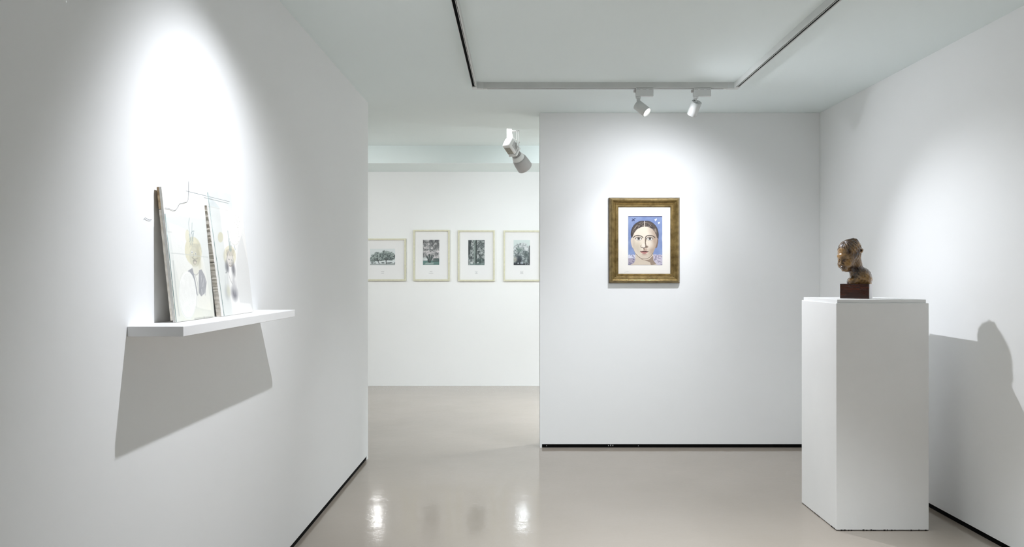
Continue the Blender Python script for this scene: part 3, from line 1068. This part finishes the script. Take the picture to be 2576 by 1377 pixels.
framed_photo('pale wood framed photograph of two spreading trees, half hidden by the left wall', 904, 1021, 600.5, 707, (931, 626, 994, 667.5), photo_two_trees(), ((684, 8), (687.5, 7)))
framed_photo('pale wood framed photograph of a pale leafed tree with dark split trunk over a lawn', 1039.5, 1131, 578.5, 707, (1064, 604, 1105, 667), photo_tall(31, 1), ((684, 7), (687.5, 11)))
framed_photo('pale wood framed photograph of a tall straight trunk lit on one side', 1152, 1244.5, 579.5, 708, (1178, 604.5, 1219, 667.5), photo_tall(47, 2), ((684.5, 7), (686.8, 3), (688.8, 7)))
framed_photo('pale wood framed photograph of a full crowned tree above a small light house', 1266.5, 1360, 580, 708, (1292, 604.5, 1333, 667.5), photo_tall(63, 3), ((684.5, 8), (686.8, 7), (689, 8)))


# ------------------------------------------------------------------ wall shelf and the panels leaning on it
SZ = EYE - 0.1455          # top of the shelf
bm = nb()
box(bm, XL + 0.0005, -0.976, 2.20, 3.30, SZ - 0.030, SZ, 0.0012, 1)
shelf = obj('wall_shelf', bm, M['lacquer'])
tag(shelf, 'long white floating shelf on the left wall holding the leaning panels', 'shelf')


def crop(x, y):
    """position in the close-up that the drawings were studied in -> picture pixel"""
    return (280 + x / 3.06, 430 + y / 3.06)


def inv_bilinear(quad):
    TL, TR, BR, BL = [np.array(q, float) for q in quad]

    def f(x, y):
        u = v = 0.5
        for _ in range(12):
            P = (TL * (1 - u) + TR * u) * (1 - v) + (BL * (1 - u) + BR * u) * v
            du = (TR - TL) * (1 - v) + (BR - BL) * v
            dv = (BL - TL) * (1 - u) + (BR - TR) * u
            e = np.array((x, y)) - P
            det = du[0] * dv[1] - du[1] * dv[0]
            u += (e[0] * dv[1] - e[1] * dv[0]) / det
            v += (du[0] * e[1] - du[1] * e[0]) / det
        return (u * 1000, v * 1400)
    return f


def draw_left():
    g = inv_bilinear(((360, 120), (690, 178), (770, 1120), (470, 1178)))
    c = Canvas(170, 238, (243, 243, 242), 0, 1000, 0, 1400)
    nz = vnoise(238, 170, 50, 8)
    c.a += (nz[..., None] - 0.5) * 10
    c.blend(np.clip((c.Y - 650) / 1200, 0, 0.5) * (nz + 0.3), (244, 240, 222))

    def P(pts):
        return [g(x, y) for x, y in pts]

    def S(pts, wd, rgb, al=1.0):
        c.stroke(P(pts), wd, rgb, al)

    def E(x, y, rx, ry, rgb, al=1.0, soft=0.3):
        q = P([(x + rx * math.cos(a), y + ry * math.sin(a) + 0.12 * rx * math.cos(a)) for a in [k * math.pi / 12 for k in range(24)]])
        if soft < 0.4:
            c.poly(q, rgb, al)
        else:
            cx, cy = g(x, y)
            ex, _ = g(x + rx, y)
            _, ey = g(x, y + ry)
            c.ell(cx, cy, abs(ex - cx), abs(ey - cy), rgb, al, soft)

    # yellow halo
    E(600, 612, 68, 112, (226, 220, 194), 0.85)
    E(552, 495, 16, 50, (230, 225, 202), 0.8)
    E(640, 720, 30, 60, (230, 225, 204), 0.5, 1)
    # head
    E(610, 655, 42, 86, (210, 207, 190), 0.85)
    E(640, 650, 16, 80, (188, 182, 156), 0.5, 0.9)
    for k in range(9):
        x = 570 + k * 9
        S([(x, 566 + abs(k - 4) * 4), (x + 6, 556), (x + 12, 572 + k * 3)], 14, (186, 184, 170), 0.5)
    E(588, 622, 8, 11, (246, 246, 244))
    E(588, 623, 4, 6, (110, 116, 120))
    E(617, 632, 7, 9, (230, 228, 220))
    E(618, 633, 3.5, 5, (120, 124, 126))
    S([(602, 640), (596, 668), (606, 674)], 12, (170, 166, 146), 0.8)
    S([(588, 662), (606, 676), (634, 668)], 14, (168, 164, 150), 0.7)
    E(610, 700, 15, 18, (178, 172, 160), 0.9)
    E(612, 702, 8, 9, (226, 216, 206), 0.9)
    S([(596, 690), (610, 682), (628, 694)], 10, (140, 136, 128), 0.8)
    # neck, shirt and jacket
    c.poly(P([(588, 735), (600, 790), (632, 792), (640, 730)]), (232, 230, 220), 0.8)
    S([(594, 760), (600, 790), (622, 798), (640, 780)], 12, (190, 188, 184), 0.8)
    c.poly(P([(556, 770), (590, 745), (612, 830), (634, 965), (612, 930), (585, 830)]), (160, 160, 168), 0.95)
    c.poly(P([(642, 762), (664, 752), (690, 800), (706, 850), (694, 935), (660, 965), (642, 940), (640, 850)]), (166, 166, 172), 0.95)
    rng = random.Random(2)
    for k in range(26):
        x, y = rng.uniform(645, 695), rng.uniform(780, 930)
        S([(x, y), (x + rng.uniform(-8, 8), y + 30)], 13, (150, 150, 156) if k % 2 else (214, 214, 216), 0.5)
    for k in range(10):
        x = 575 + k * 5
        S([(x, 765 + k * 14), (x + 8, 790 + k * 16)], 12, (150, 150, 156), 0.5)
    S([(612, 800), (632, 870), (636, 955)], 8, (160, 160, 166), 0.7)
    # tufts of hair standing up
    for p in ([(574, 560), (570, 480), (563, 400), (569, 356)], [(590, 560), (588, 470), (590, 392)], [(584, 545), (578, 490), (590, 460), (606, 456)], [(598, 540), (592, 500), (602, 470)], [(570, 540), (576, 520), (566, 480)], [(594, 530), (600, 490), (598, 470)]):
        S(p, 8, (150, 166, 170), 0.95)
    # seam between the two sheets, pale marks
    S([(432, 636), (520, 640), (640, 650), (722, 655)], 7, (206, 208, 206), 0.9)
    S([(652, 196), (660, 204)], 22, (214, 208, 196), 0.6)
    S([(410, 470), (436, 472)], 8, (200, 198, 196), 0.7)
    # lower left grey edge and torn bottom strip
    S([(448, 700), (462, 850), (478, 1000), (494, 1120)], 26, (206, 207, 204), 0.8)
    c.poly(P([(606, 1138), (756, 1112), (760, 1124), (606, 1152)]), (198, 196, 190), 0.8)
    S([(682, 1122), (684, 1140)], 10, (120, 120, 118), 0.8)
    # large blank oval
    E(556, 960, 66, 188, (250, 250, 249), 1.0)
    S([(556, 772), (590, 820), (615, 900), (624, 980), (622, 1060)], 7, (214, 214, 214), 0.9)
    S([(520, 782), (500, 830), (492, 900)], 6, (224, 224, 222), 0.8)
    return np.clip(c.a * np.array((0.975, 0.97, 0.955)), 0, 255)


def draw_right():
    g = inv_bilinear(((728, 262), (985, 315), (1110, 1062), (850, 1118)))
    c = Canvas(150, 230, (243, 243, 243), 0, 1000, 0, 1400)
    nz = vnoise(230, 150, 50, 18)
    c.a += (nz[..., None] - 0.5) * 10

    def P(pts):
        return [g(x, y) for x, y in pts]

    def S(pts, wd, rgb, al=1.0):
        c.stroke(P(pts), wd, rgb, al)

    def E(x, y, rx, ry, rgb, al=1.0):
        c.poly(P([(x + rx * math.cos(a), y + ry * math.sin(a) + 0.12 * rx * math.cos(a)) for a in [k * math.pi / 12 for k in range(24)]]), rgb, al)

    def B(x, y, rx, ry, rgb, al):
        cx, cy = g(x, y)
        ex, _ = g(x + rx, y)
        _, ey = g(x, y + ry)
        c.ell(cx, cy, abs(ex - cx), abs(ey - cy), rgb, al, 1.1)

    # grey veil towards the right hand side
    c.poly(P([(985, 480), (960, 560), (950, 700), (965, 900), (990, 1000), (1080, 1000), (1110, 1062), (1050, 700)]), (226, 227, 228), 0.8)
    c.poly(P([(728, 262), (870, 290), (875, 300), (735, 275)]), (214, 213, 210), 0.8)
    B(800, 330, 60, 50, (232, 232, 232), 0.6)
    E(826, 503, 19, 40, (228, 222, 198), 0.9)
    E(898, 645, 47, 82, (228, 223, 202), 0.85)
    # figure
    E(898, 660, 25, 70, (224, 220, 216), 0.95)
    for k in range(12):
        rr = random.Random(70 + k)
        x = 872 + k * 5.4
        S([(x, 600 - 12 * math.sin(k / 11 * 3.1)), (x - 3, 620), (x + rr.uniform(-5, 5), 640)], 15, (176, 170, 152), 0.5)
    B(880, 730, 12, 40, (120, 120, 126), 0.95)
    B(929, 745, 13, 50, (128, 128, 134), 0.9)
    S([(884, 612), (876, 680), (882, 760), (872, 776)], 16, (150, 150, 152), 0.7)
    S([(918, 640), (930, 700), (938, 790)], 16, (164, 164, 166), 0.6)
    S([(890, 668), (896, 672)], 12, (130, 132, 136), 0.9)
    S([(910, 672), (916, 676)], 12, (150, 152, 154), 0.9)
    S([(902, 690), (898, 702), (906, 704)], 10, (176, 170, 164), 0.9)
    S([(898, 716), (906, 722), (916, 718)], 12, (150, 140, 136), 0.9)
    S([(888, 760), (905, 820), (925, 860)], 9, (168, 168, 170), 0.9)
    S([(936, 770), (932, 830), (926, 862)], 9, (176, 176, 178), 0.8)
    c.poly(P([(880, 770), (892, 772), (905, 850), (925, 940), (900, 960), (876, 900)]), (234, 234, 234), 0.8)
    B(884, 930, 14, 50, (190, 190, 194), 0.8)
    B(896, 915, 14, 40, (226, 222, 200), 0.7)
    B(944, 930, 22, 50, (132, 132, 140), 0.95)
    B(938, 860, 14, 60, (204, 204, 207), 0.8)
    S([(950, 790), (958, 860), (962, 940)], 12, (206, 206, 210), 0.8)
    S([(868, 800), (872, 880), (876, 960)], 12, (212, 212, 214), 0.8)
    for p in ([(900, 610), (892, 540), (882, 490), (876, 452)], [(896, 600), (890, 550), (886, 512)], [(904, 600), (900, 540), (893, 505), (886, 530)], [(930, 562), (938, 592)], [(908, 604), (906, 560)]):
        S(p, 11, (148, 166, 168), 0.95)
    return np.clip(c.a * np.array((0.975, 0.97, 0.955)), 0, 255)


def slab(name, corners, a, b, m, parent, dents=0, seed=1):
    """a board between depth a and b behind the front quad; its left and right edges may be nibbled"""
    TL, TR, BR, BL = [Vector(c) for c in corners]
    nrm = (TR - TL).cross(TL - BL).normalized()
    rng = random.Random(seed)
    bm = nb()
    N = 40 if dents else 1
    L, R, L2, R2 = [], [], [], []
    for i in range(N + 1):
        v = i / N
        l, r = TL.lerp(BL, v), TR.lerp(BR, v)
        dl = (TR - TL).normalized() * (rng.uniform(-1, 0.3) * dents)
        dr = (TR - TL).normalized() * (rng.uniform(-0.6, 0.4) * dents)
        dz = nrm * (rng.uniform(-0.6, 0.6) * dents)
        L.append(bm.verts.new(l - nrm * a + dl))
        R.append(bm.verts.new(r - nrm * a + dr))
        L2.append(bm.verts.new(l - nrm * b + dl * 0.7 + dz * 0.4))
        R2.append(bm.verts.new(r - nrm * b + dr * 0.7 + dz * 0.4))
    for i in range(N):
        bm.faces.new((L[i], R[i], R[i + 1], L[i + 1]))
        bm.faces.new((L2[i], L2[i + 1], R2[i + 1], R2[i]))
        bm.faces.new((L[i], L[i + 1], L2[i + 1], L2[i]))
        bm.faces.new((R[i], R2[i], R2[i + 1], R[i + 1]))
    bm.faces.new((L[0], L2[0], R2[0], R[0]))
    bm.faces.new((L[-1], R[-1], R2[-1], L2[-1]))
    return obj(name, bm, m, parent)


def sub(c, v0, v1, u0=0.0, u1=1.0):
    TL, TR, BR, BL = [Vector(q) for q in c]

    def q(u, v):
        return TL.lerp(TR, u).lerp(BL.lerp(BR, u), v)
    return [q(u0, v0), q(u1, v0), q(u1, v1), q(u0, v1)]


def off(c, k):
    TL, TR, BR, BL = [Vector(q) for q in c]
    nrm = (TR - TL).cross(TL - BL).normalized()
    return [p + nrm * k for p in (TL, TR, BR, BL)]


def left_panel():
    org = Vector((-1.085, 2.52, SZ))
    t = thing('plaster_panel', 'taller white plaster panel with a yellow haloed figure in grey jacket, on shelf', 'artwork', org, group='plaster panels leaning on the shelf')
    z0 = SZ + 0.0012
    c = [Vector((-1.1180, 2.365, SZ + 0.427)), Vector((-1.1150, 2.675, SZ + 0.432)), Vector((-1.0820, 2.690, z0)), Vector((-1.0780, 2.375, z0))]
    c = [p - org for p in c]
    fr = picture_sheet('drawn_face', draw_left(), c, 0.0012, M['plaster'], t)
    slab('plaster_board', c, 0.0014, 0.0075, M['edgegrey'], t, 0.0010, 4)
    slab('card_backing', sub(c, 0.0, 0.16), 0.0078, 0.0150, M['card'], t, 0.0006, 5)
    slab('backing_board', sub(c, 0.165, 0.985), 0.0078, 0.0150, M['edge'], t, 0.0008, 6)
    g = off(c, 0.0026)
    gs = slab('glass_sheet', sub(g, 0.20, 1.0, 0.0, 1.0), 0.0, 0.0022, M['sheet'], t)
    TL, TR, BR, BL = sub(g, 0.20, 1.0)
    bm = nb()
    tube(bm, [TL, BL + Vector((0, 0, 0.0012))], 0.0011, 6)
    obj('glass_edge', bm, M['glassedge'], gs, True)
    # embossed blank oval
    gi = inv_bilinear(((360, 120), (690, 178), (770, 1120), (470, 1178)))
    bm = nb()
    TLc, TRc, BRc, BLc = c
    nrm = (TRc - TLc).cross(TLc - BLc).normalized()
    ring = []
    for k in range(40):
        a = 2 * math.pi * k / 40
        u, v = gi(556 + 62 * math.cos(a), 962 + 184 * math.sin(a) + 8 * math.cos(a))
        u, v = u / 1000, v / 1400
        ring.append(TLc.lerp(TRc, u).lerp(BLc.lerp(BRc, u), min(v, 0.985)))
    lo = [bm.verts.new(p - nrm * 0.0004) for p in ring]
    cen = sum(ring, Vector()) / 40
    hi = [bm.verts.new(cen.lerp(p, 0.95) + nrm * 0.0004) for p in ring]
    for k in range(40):
        bm.faces.new((lo[k], lo[(k + 1) % 40], hi[(k + 1) % 40], hi[k]))
    bm.faces.new(hi)
    bm.faces.new(lo[::-1])
    ov = obj('blank_oval', bm, M['white_relief'], t)
    ov['label'] = 'raised white oval'
    # bent wire that crosses the top and stands up past it
    pts = []
    for x, y in ((385, 286), (412, 290), (450, 301), (472, 280), (490, 247), (520, 238), (550, 225), (557, 190), (559, 150)):
        u, v = gi(x, y)
        u, v = u / 1000, v / 1400
        pts.append(TLc.lerp(TRc, u).lerp(BLc.lerp(BRc, u), v) + nrm * 0.0022)
    pts.append(pts[-1] + Vector((0, 0, 0.035)))
    bm = nb()
    tube(bm, spline(pts, 6), 0.0006, 6)
    obj('wire', bm, M['wire'], t, True)
    return t


def right_panel():
    org = Vector((-1.085, 2.90, SZ))
    t = thing('plaster_panel', 'shorter thick edged plaster panel with a long haired figure, on shelf', 'artwork', org, group='plaster panels leaning on the shelf')
    z0 = SZ + 0.0012
    c = [Vector((-1.1110, 2.695, SZ + 0.400)), Vector((-1.1080, 3.035, SZ + 0.400)), Vector((-1.0790, 3.075, z0)), Vector((-1.0700, 2.725, z0))]
    c = [p - org for p in c]
    picture_sheet('drawn_face', draw_right(), c, 0.0012, M['plaster'], t)
    slab('upper_block', sub(c, 0.0, 0.505), 0.0014, 0.0190, M['edge'], t, 0.0022, 14)
    slab('lower_block', sub(c, 0.512, 1.0), 0.0014, 0.0185, M['edge'], t, 0.0012, 15)
    TLc, TRc, BRc, BLc = c
    nrm = (TRc - TLc).cross(TLc - BLc).normalized()
    # glass strip in front, standing past the top on the left
    g = off(c, 0.0040)
    GL, GR, GBR, GBL = g
    up = (GL - GBL)
    q = [GBL + up * 1.115 + Vector((0, 0.010, 0)), GBL + up * 1.0 + (GR - GL) * 0.30, GBL + (GBR - GBL) * 0.30, GBL + Vector((0, 0.012, 0))]
    gs = slab('glass_strip', q, 0.0, 0.0020, M['sheet'], t)
    bm = nb()
    tube(bm, [q[0], q[3] + Vector((0, 0, 0.0012))], 0.0010, 6)
    obj('glass_edge', bm, M['glassedge'], gs, True)
    # white oval with beaded texture
    gi = inv_bilinear(((728, 262), (985, 315), (1110, 1062), (850, 1118)))
    bm = nb()
    ring = []
    for k in range(36):
        a = 2 * math.pi * k / 36
        u, v = gi(931 + 54 * math.cos(a), 434 + 128 * math.sin(a) + 6 * math.cos(a))
        u, v = min(max(u / 1000, 0.01), 1.03), v / 1400
        ring.append(TLc.lerp(TRc, u).lerp(BLc.lerp(BRc, u), v))
    cen = sum(ring, Vector()) / 36
    lo = [bm.verts.new(p - nrm * 0.0004) for p in ring]
    hi = [bm.verts.new(cen.lerp(p, 0.94) + nrm * 0.0007) for p in ring]
    for k in range(36):
        bm.faces.new((lo[k], lo[(k + 1) % 36], hi[(k + 1) % 36], hi[k]))
    bm.faces.new(hi)
    bm.faces.new(lo[::-1])
    ov = obj('beaded_oval', bm, M['white_relief'], t)
    ov['label'] = 'raised white oval with beaded texture'
    rng = random.Random(9)
    bm = nb()
    for k in range(70):
        a, r = rng.uniform(0, 2 * math.pi), math.sqrt(rng.uniform(0.05, 0.86))
        u, v = gi(931 + 50 * r * math.cos(a) + 4, 430 + 120 * r * math.sin(a))
        u, v = min(max(u / 1000, 0.01), 1.02), v / 1400
        p = TLc.lerp(TRc, u).lerp(BLc.lerp(BRc, u), v) + nrm * 0.0007
        mtx = Matrix.Translation(p)
        bmesh.ops.create_icosphere(bm, subdivisions=1, radius=rng.uniform(0.0014, 0.0026), matrix=mtx)
    obj('beads', bm, M['white_relief'], ov)
    return t


left_panel()
right_panel()

# tall clear sheet behind the panels
org = Vector((-1.13, 2.80, SZ))
t = thing('glass_sheet', 'tall clear glass sheet with a thin grey line standing behind the two plaster panels', 'glass sheet', org)
c = [Vector((-1.1362, 2.57, SZ + 0.468)), Vector((-1.1362, 2.99, SZ + 0.470)), Vector((-1.1190, 3.075, SZ + 0.0012)), Vector((-1.1190, 2.70, SZ + 0.0012))]
c = [p - org for p in c]
slab('pane', c, 0.0, 0.0022, M['sheet'], t)
g = off(c, 0.0008)
bm = nb()
tube(bm, [sub(g, 0.065, 1, 0.0, 0.93)[0], sub(g, 0.065, 1, 0.0, 0.93)[1]], 0.0007, 6)
obj('grey_line', bm, M['wire'], t, True)

# little curled thread sticking out of the wall beside the panels
bm = nb()
q = [pt(361, 547, 0)] * 0
dw = 2.30
pts = [Vector((XL + 0.003, 1.14 * F / (CX - px), EYE - (py - CY) * 1.14 / (CX - px))) for px, py in ((361, 551), (363, 548.5), (366, 550), (370, 552.5), (374, 553.5), (379, 553))]
tube(bm, spline(pts, 5), 0.0006, 6)
th = obj('thread', bm, M['wire'], None, True)
tag(th, 'tiny curled grey thread on the wall left of the leaning panels', 'thread')


# ------------------------------------------------------------------ plinth
PX0, PX1, PY0, PY1 = 1.725, 2.227, 4.097, 4.600
PZ = EYE - 0.1445
PT = EYE - 0.1255
pl = thing('plinth', 'tall white square plinth standing on the floor near the right wall', 'plinth', ((PX0 + PX1) / 2, (PY0 + PY1) / 2, 0))
hx, hy = (PX1 - PX0) / 2, (PY1 - PY0) / 2
bm = nb()
box(bm, -hx, hx, -hy, hy, 0.003, PZ, 0.003, 2)
obj('body', bm, M['plinth'], pl)
bm = nb()
box(bm, -hx + 0.009, hx - 0.010, -hy + 0.010, hy - 0.009, PZ, PT, 0.0015, 1)
obj('top_slab', bm, M['plinth'], pl)
rng = random.Random(12)
bm = nb()
box(bm, -hx + 0.002, hx - 0.002, -hy + 0.002, hy - 0.002, 0.0, 0.003)
for k in range(26):
    if k % 3:
        x = rng.uniform(-hx + 0.01, hx - 0.01)
        ww = rng.uniform(0.002, 0.012)
        box(bm, x, min(x + ww, hx), -hy - 0.0004, -hy + 0.006, 0.0, rng.uniform(0.004, 0.008))
    else:
        y = rng.uniform(-hy + 0.01, hy - 0.02)
        box(bm, -hx - 0.0004, -hx + 0.006, y, y + rng.uniform(0.002, 0.01), 0.0, rng.uniform(0.004, 0.007))
ch = obj('chipped_foot', bm, M['gap'], pl)
ch['label'] = 'dark chips along the bottom edge'


# ------------------------------------------------------------------ bust: one carved surface from a distance field
def smin(a, b, k):
    h = np.clip(0.5 + 0.5 * (b - a) / k, 0, 1)
    return b * (1 - h) + a * h - k * h * (1 - h)


def smax(a, b, k):
    return -smin(-a, -b, k)


def surface_nets(D, origin, step):
    nx, ny, nz = D.shape
    s = D < 0
    corners = [(i, j, k) for i in (0, 1) for j in (0, 1) for k in (0, 1)]
    acc = np.zeros((nx - 1, ny - 1, nz - 1, 3))
    cnt = np.zeros((nx - 1, ny - 1, nz - 1))

    def cut(a, c):
        return a[c[0]:nx - 1 + c[0], c[1]:ny - 1 + c[1], c[2]:nz - 1 + c[2]]

    for a in corners:
        for ax in range(3):
            if a[ax]:
                continue
            b = list(a)
            b[ax] = 1
            da, db = cut(D, a), cut(D, b)
            m = (da < 0) != (db < 0)
            t = np.where(m, da / np.where(m, da - db, 1), 0)
            for q in range(3):
                acc[..., q] += np.where(m, a[q] + (t if q == ax else 0), 0)
            cnt += m
    act = cnt > 0
    idx = -np.ones(act.shape, int)
    idx[act] = np.arange(act.sum())
    ii = np.argwhere(act)
    V = (ii + acc[act] / cnt[act][:, None]) * step + origin
    faces = []
    for ax in range(3):
        o1, o2 = [q for q in range(3) if q != ax]
        A = np.take(s, range(0, s.shape[ax] - 1), ax)
        B = np.take(s, range(1, s.shape[ax]), ax)
        E = np.argwhere(A != B)
        E = E[(E[:, o1] > 0) & (E[:, o2] > 0) & (E[:, o1] < s.shape[o1] - 1) & (E[:, o2] < s.shape[o2] - 1)]
        q = []
        for d1, d2 in ((-1, -1), (0, -1), (0, 0), (-1, 0)):
            c = E.copy()
            c[:, o1] += d1
            c[:, o2] += d2
            q.append(idx[c[:, 0], c[:, 1], c[:, 2]])
        q = np.stack(q, 1)
        inside = A[E[:, 0], E[:, 1], E[:, 2]]
        flip = inside if ax != 1 else ~inside
        q[~flip] = q[~flip][:, ::-1]
        faces.append(q)
    return V, np.vstack(faces)


def bust_mesh():
    step = 1.7
    x = np.arange(-125, 100, step)
    y = np.arange(-95, 85, step)
    z = np.arange(-8, 275, step)
    X, Y, Z = np.meshgrid(x, y, z, indexing='ij')
    P = np.stack([X, Y, Z], -1)

    def ell(c, r, ax=None):
        d = P - np.array(c, float)
        if ax is not None:
            d = d @ np.array(ax).T
        r = np.array(r, float)
        k0 = np.sqrt(((d / r) ** 2).sum(-1))
        k1 = np.sqrt(((d / (r * r)) ** 2).sum(-1))
        return k0 * (k0 - 1) / np.maximum(k1, 1e-6)

    def cap(a, b, r1, r2):
        a, b = np.array(a, float), np.array(b, float)
        ab = b - a
        t = np.clip(((P - a) @ ab) / (ab @ ab), 0, 1)
        return np.linalg.norm(P - a - t[..., None] * ab, axis=-1) - (r1 + (r2 - r1) * t)

    f = np.array((-0.56, -0.78, -0.28)); f /= np.linalg.norm(f)
    r = np.cross(f, (0.04, 0.02, 1.0)); r /= np.linalg.norm(r)
    if r[0] < 0:
        r = -r
    u = np.cross(r, f)
    if u[2] < 0:
        u = -u
    ax = [r, f, u]
    C = np.array((-48, -4, 150.0))      # middle of the head

    def at(a, b, c):
        return C + r * a + f * b + u * c
    D = ell((-38, 4, 192), (66, 72, 66))                                    # skull
    D = smin(D, ell(at(0, 16, -14), (50, 46, 60), ax), 22)                  # face
    D = smin(D, ell(at(0, 38, -60), (20, 20, 16), ax), 14)                  # chin
    for sd in (-1, 1):
        D = smin(D, ell(at(26 * sd, 36, -30), (21, 18, 21), ax), 9)         # round cheeks
    D = smin(D, ell(at(0, 42, 24), (38, 14, 14), ax), 12)                   # brow
    for sd in (-1, 1):
        D = smax(D, -ell(at(20 * sd, 68, 2), (15, 17, 9.5), ax), 5)         # eye sockets
        D = smin(D, ell(at(20 * sd, 49, 1), (11, 9, 7.5), ax), 2.5)         # lids
        D = smax(D, -ell(at(20 * sd, 60, -2), (10, 5, 1.6), ax), 1.5)
    D = smin(D, cap(at(0, 58, 6), at(0, 70, -17), 4.5, 8), 5)               # nose
    for sd in (-1, 1):
        D = smin(D, ell(at(8 * sd, 63, -20), (6, 6, 5), ax), 3)
        D = smax(D, -ell(at(5 * sd, 70, -26), (2.6, 4, 2.2), ax), 1.5)
    D = smin(D, ell(at(0, 57, -37), (15, 8, 5), ax), 3)                     # lips
    D = smin(D, ell(at(0, 55, -46.5), (12, 8, 5), ax), 3)
    D = smax(D, -ell(at(0, 66, -41.5), (15, 10, 2.0), ax), 1.5)
    D = smax(D, -ell(at(0, 62, -53), (11, 6, 3), ax), 4)
    # hair: cap over the skull with a fringe and knots behind
    hair = ell((-36, 6, 193), (66.5, 73, 68))
    hair = smax(hair, ((P - at(0, 40, 30)) @ (f * 0.45 - u * 0.89)), 8)
    ang = np.arctan2((P - C) @ r, (P - C) @ f)
    fr = (P - C) @ f
    strands = 2.6 * np.sin(ang * 19 + Z * 0.05 + 1.5 * np.sin(Z * 0.06)) + 1.5 * np.sin(ang * 43 + 2)
    hair = hair + strands
    D = smin(D, hair, 3)
    D = smin(D, ell((-14, 4, 248), (24, 24, 17)) + strands * 0.8, 6)
    D = smin(D, ell((-2, 2, 226), (22, 30, 24)) + strands * 0.8, 6)
    D = smin(D, ell((25, -10, 194), (15, 15, 15)), 4)
    D = smax(D, -ell((26, -24, 194), (6, 7, 7)), 3)
    # neck and shoulders
    D = smin(D, cap((-16, 14, 165), (6, 10, 50), 40, 42), 14)
    D = smin(D, ell((34, 14, 40), (52, 56, 56)), 12)
    D = smin(D, ell((-18, -8, 14), (36, 44, 28)), 14)
    D = smin(D, ell((62, -6, 22), (26, 40, 40)), 14)
    D = smax(D, -ell((-66, -30, 44), (30, 36, 26)), 10)
    # drapery folds
    low = np.clip((80 - Z) / 40, 0, 1)
    D = D + low * 1.2 * np.sin((X * 0.8 + Z) * 0.17) + low * 0.5 * np.sin(X * 0.31 - Z * 0.2 + Y * 0.1)
    D = D + 0.7 * np.sin(X * 0.23 + Y * 0.31) * np.sin(Z * 0.27 + X * 0.11)
    D = smax(D, -Z, 3)
    V, Fc = surface_nets(D, np.array((x[0], y[0], z[0])), step)
    # darker tone: hair and the lower right side
    Q = V
    hd = np.clip((Q[:, 2] - 214 + 0.35 * (-Q[:, 0] - 40)) / 20, 0, 1)
    side = np.clip((Q[:, 0] - 0) / 30, 0, 1) * np.clip((Q[:, 2] - 55) / 20, 0, 1) * np.clip((110 - Q[:, 2]) / 20, 0, 1)
    wob = 0.5 + 0.5 * np.sin(Q[:, 0] * 0.11 + Q[:, 2] * 0.13) * np.sin(Q[:, 1] * 0.12 + 1.0)
    k = np.clip(hd * (0.55 + 0.6 * wob) + side * 0.8 + 0.12 * wob, 0, 1)
    # the colour is darkened further in the hollows of the carving
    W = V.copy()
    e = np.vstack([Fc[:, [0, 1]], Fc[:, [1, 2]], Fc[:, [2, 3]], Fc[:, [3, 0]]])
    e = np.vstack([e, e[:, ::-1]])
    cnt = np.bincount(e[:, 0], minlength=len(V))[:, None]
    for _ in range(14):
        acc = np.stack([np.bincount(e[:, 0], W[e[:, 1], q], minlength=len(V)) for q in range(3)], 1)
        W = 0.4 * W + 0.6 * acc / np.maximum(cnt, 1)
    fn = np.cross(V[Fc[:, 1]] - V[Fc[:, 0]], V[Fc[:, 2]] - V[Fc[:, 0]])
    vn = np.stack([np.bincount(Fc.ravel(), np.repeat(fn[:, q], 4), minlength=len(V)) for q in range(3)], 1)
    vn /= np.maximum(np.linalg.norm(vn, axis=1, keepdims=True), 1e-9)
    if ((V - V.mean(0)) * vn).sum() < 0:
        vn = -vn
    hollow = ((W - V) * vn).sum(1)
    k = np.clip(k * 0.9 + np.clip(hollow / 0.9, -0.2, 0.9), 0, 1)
    return V * 0.001, Fc, k


def bust():
    d0 = 4.29
    bx = pt(2158, 0, d0).x
    rot = math.radians(-31.5)
    bw, bd, bh = 0.155, 0.118, 0.084
    t = thing('bust', 'small amber brown bust of a child on a dark wooden block, standing on the plinth', 'sculpture', (bx, d0 + 0.02, PT), (0, 0, rot))
    bm = nb()
    box(bm, -bw / 2, bw / 2 - 0.004, -bd / 2, bd / 2, 0.0, bh, 0.0012, 1)
    obj('wooden_base', bm, M['wood'], t)
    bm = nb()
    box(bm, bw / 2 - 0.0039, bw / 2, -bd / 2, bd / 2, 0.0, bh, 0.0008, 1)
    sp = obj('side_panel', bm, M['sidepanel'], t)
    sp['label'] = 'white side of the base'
    V, Fc, k = bust_mesh()
    me = bpy.data.meshes.new('figure')
    me.from_pydata((V * np.array((0.94, 0.96, 0.98))).tolist(), [], Fc.tolist())
    me.validate()
    bmx = bmesh.new()
    bmx.from_mesh(me)
    bmesh.ops.recalc_face_normals(bmx, faces=bmx.faces[:])
    bmx.to_mesh(me)
    bmx.free()
    ca = me.color_attributes.new('dark_mask', 'FLOAT_COLOR', 'POINT')
    c = np.ones((len(me.vertices), 4), np.float32)
    c[:, 0] = c[:, 1] = c[:, 2] = k
    ca.data.foreach_set('color', c.ravel())
    o = link('figure', me, M['bust'], t, True)
    # the figure was carved in view-facing axes (turned 24 degrees), the block is turned a little more
    o.rotation_euler = (0, 0, math.radians(-24.0) - rot)
    o.location = (0, 0, bh - 0.001)
    return t


bust()
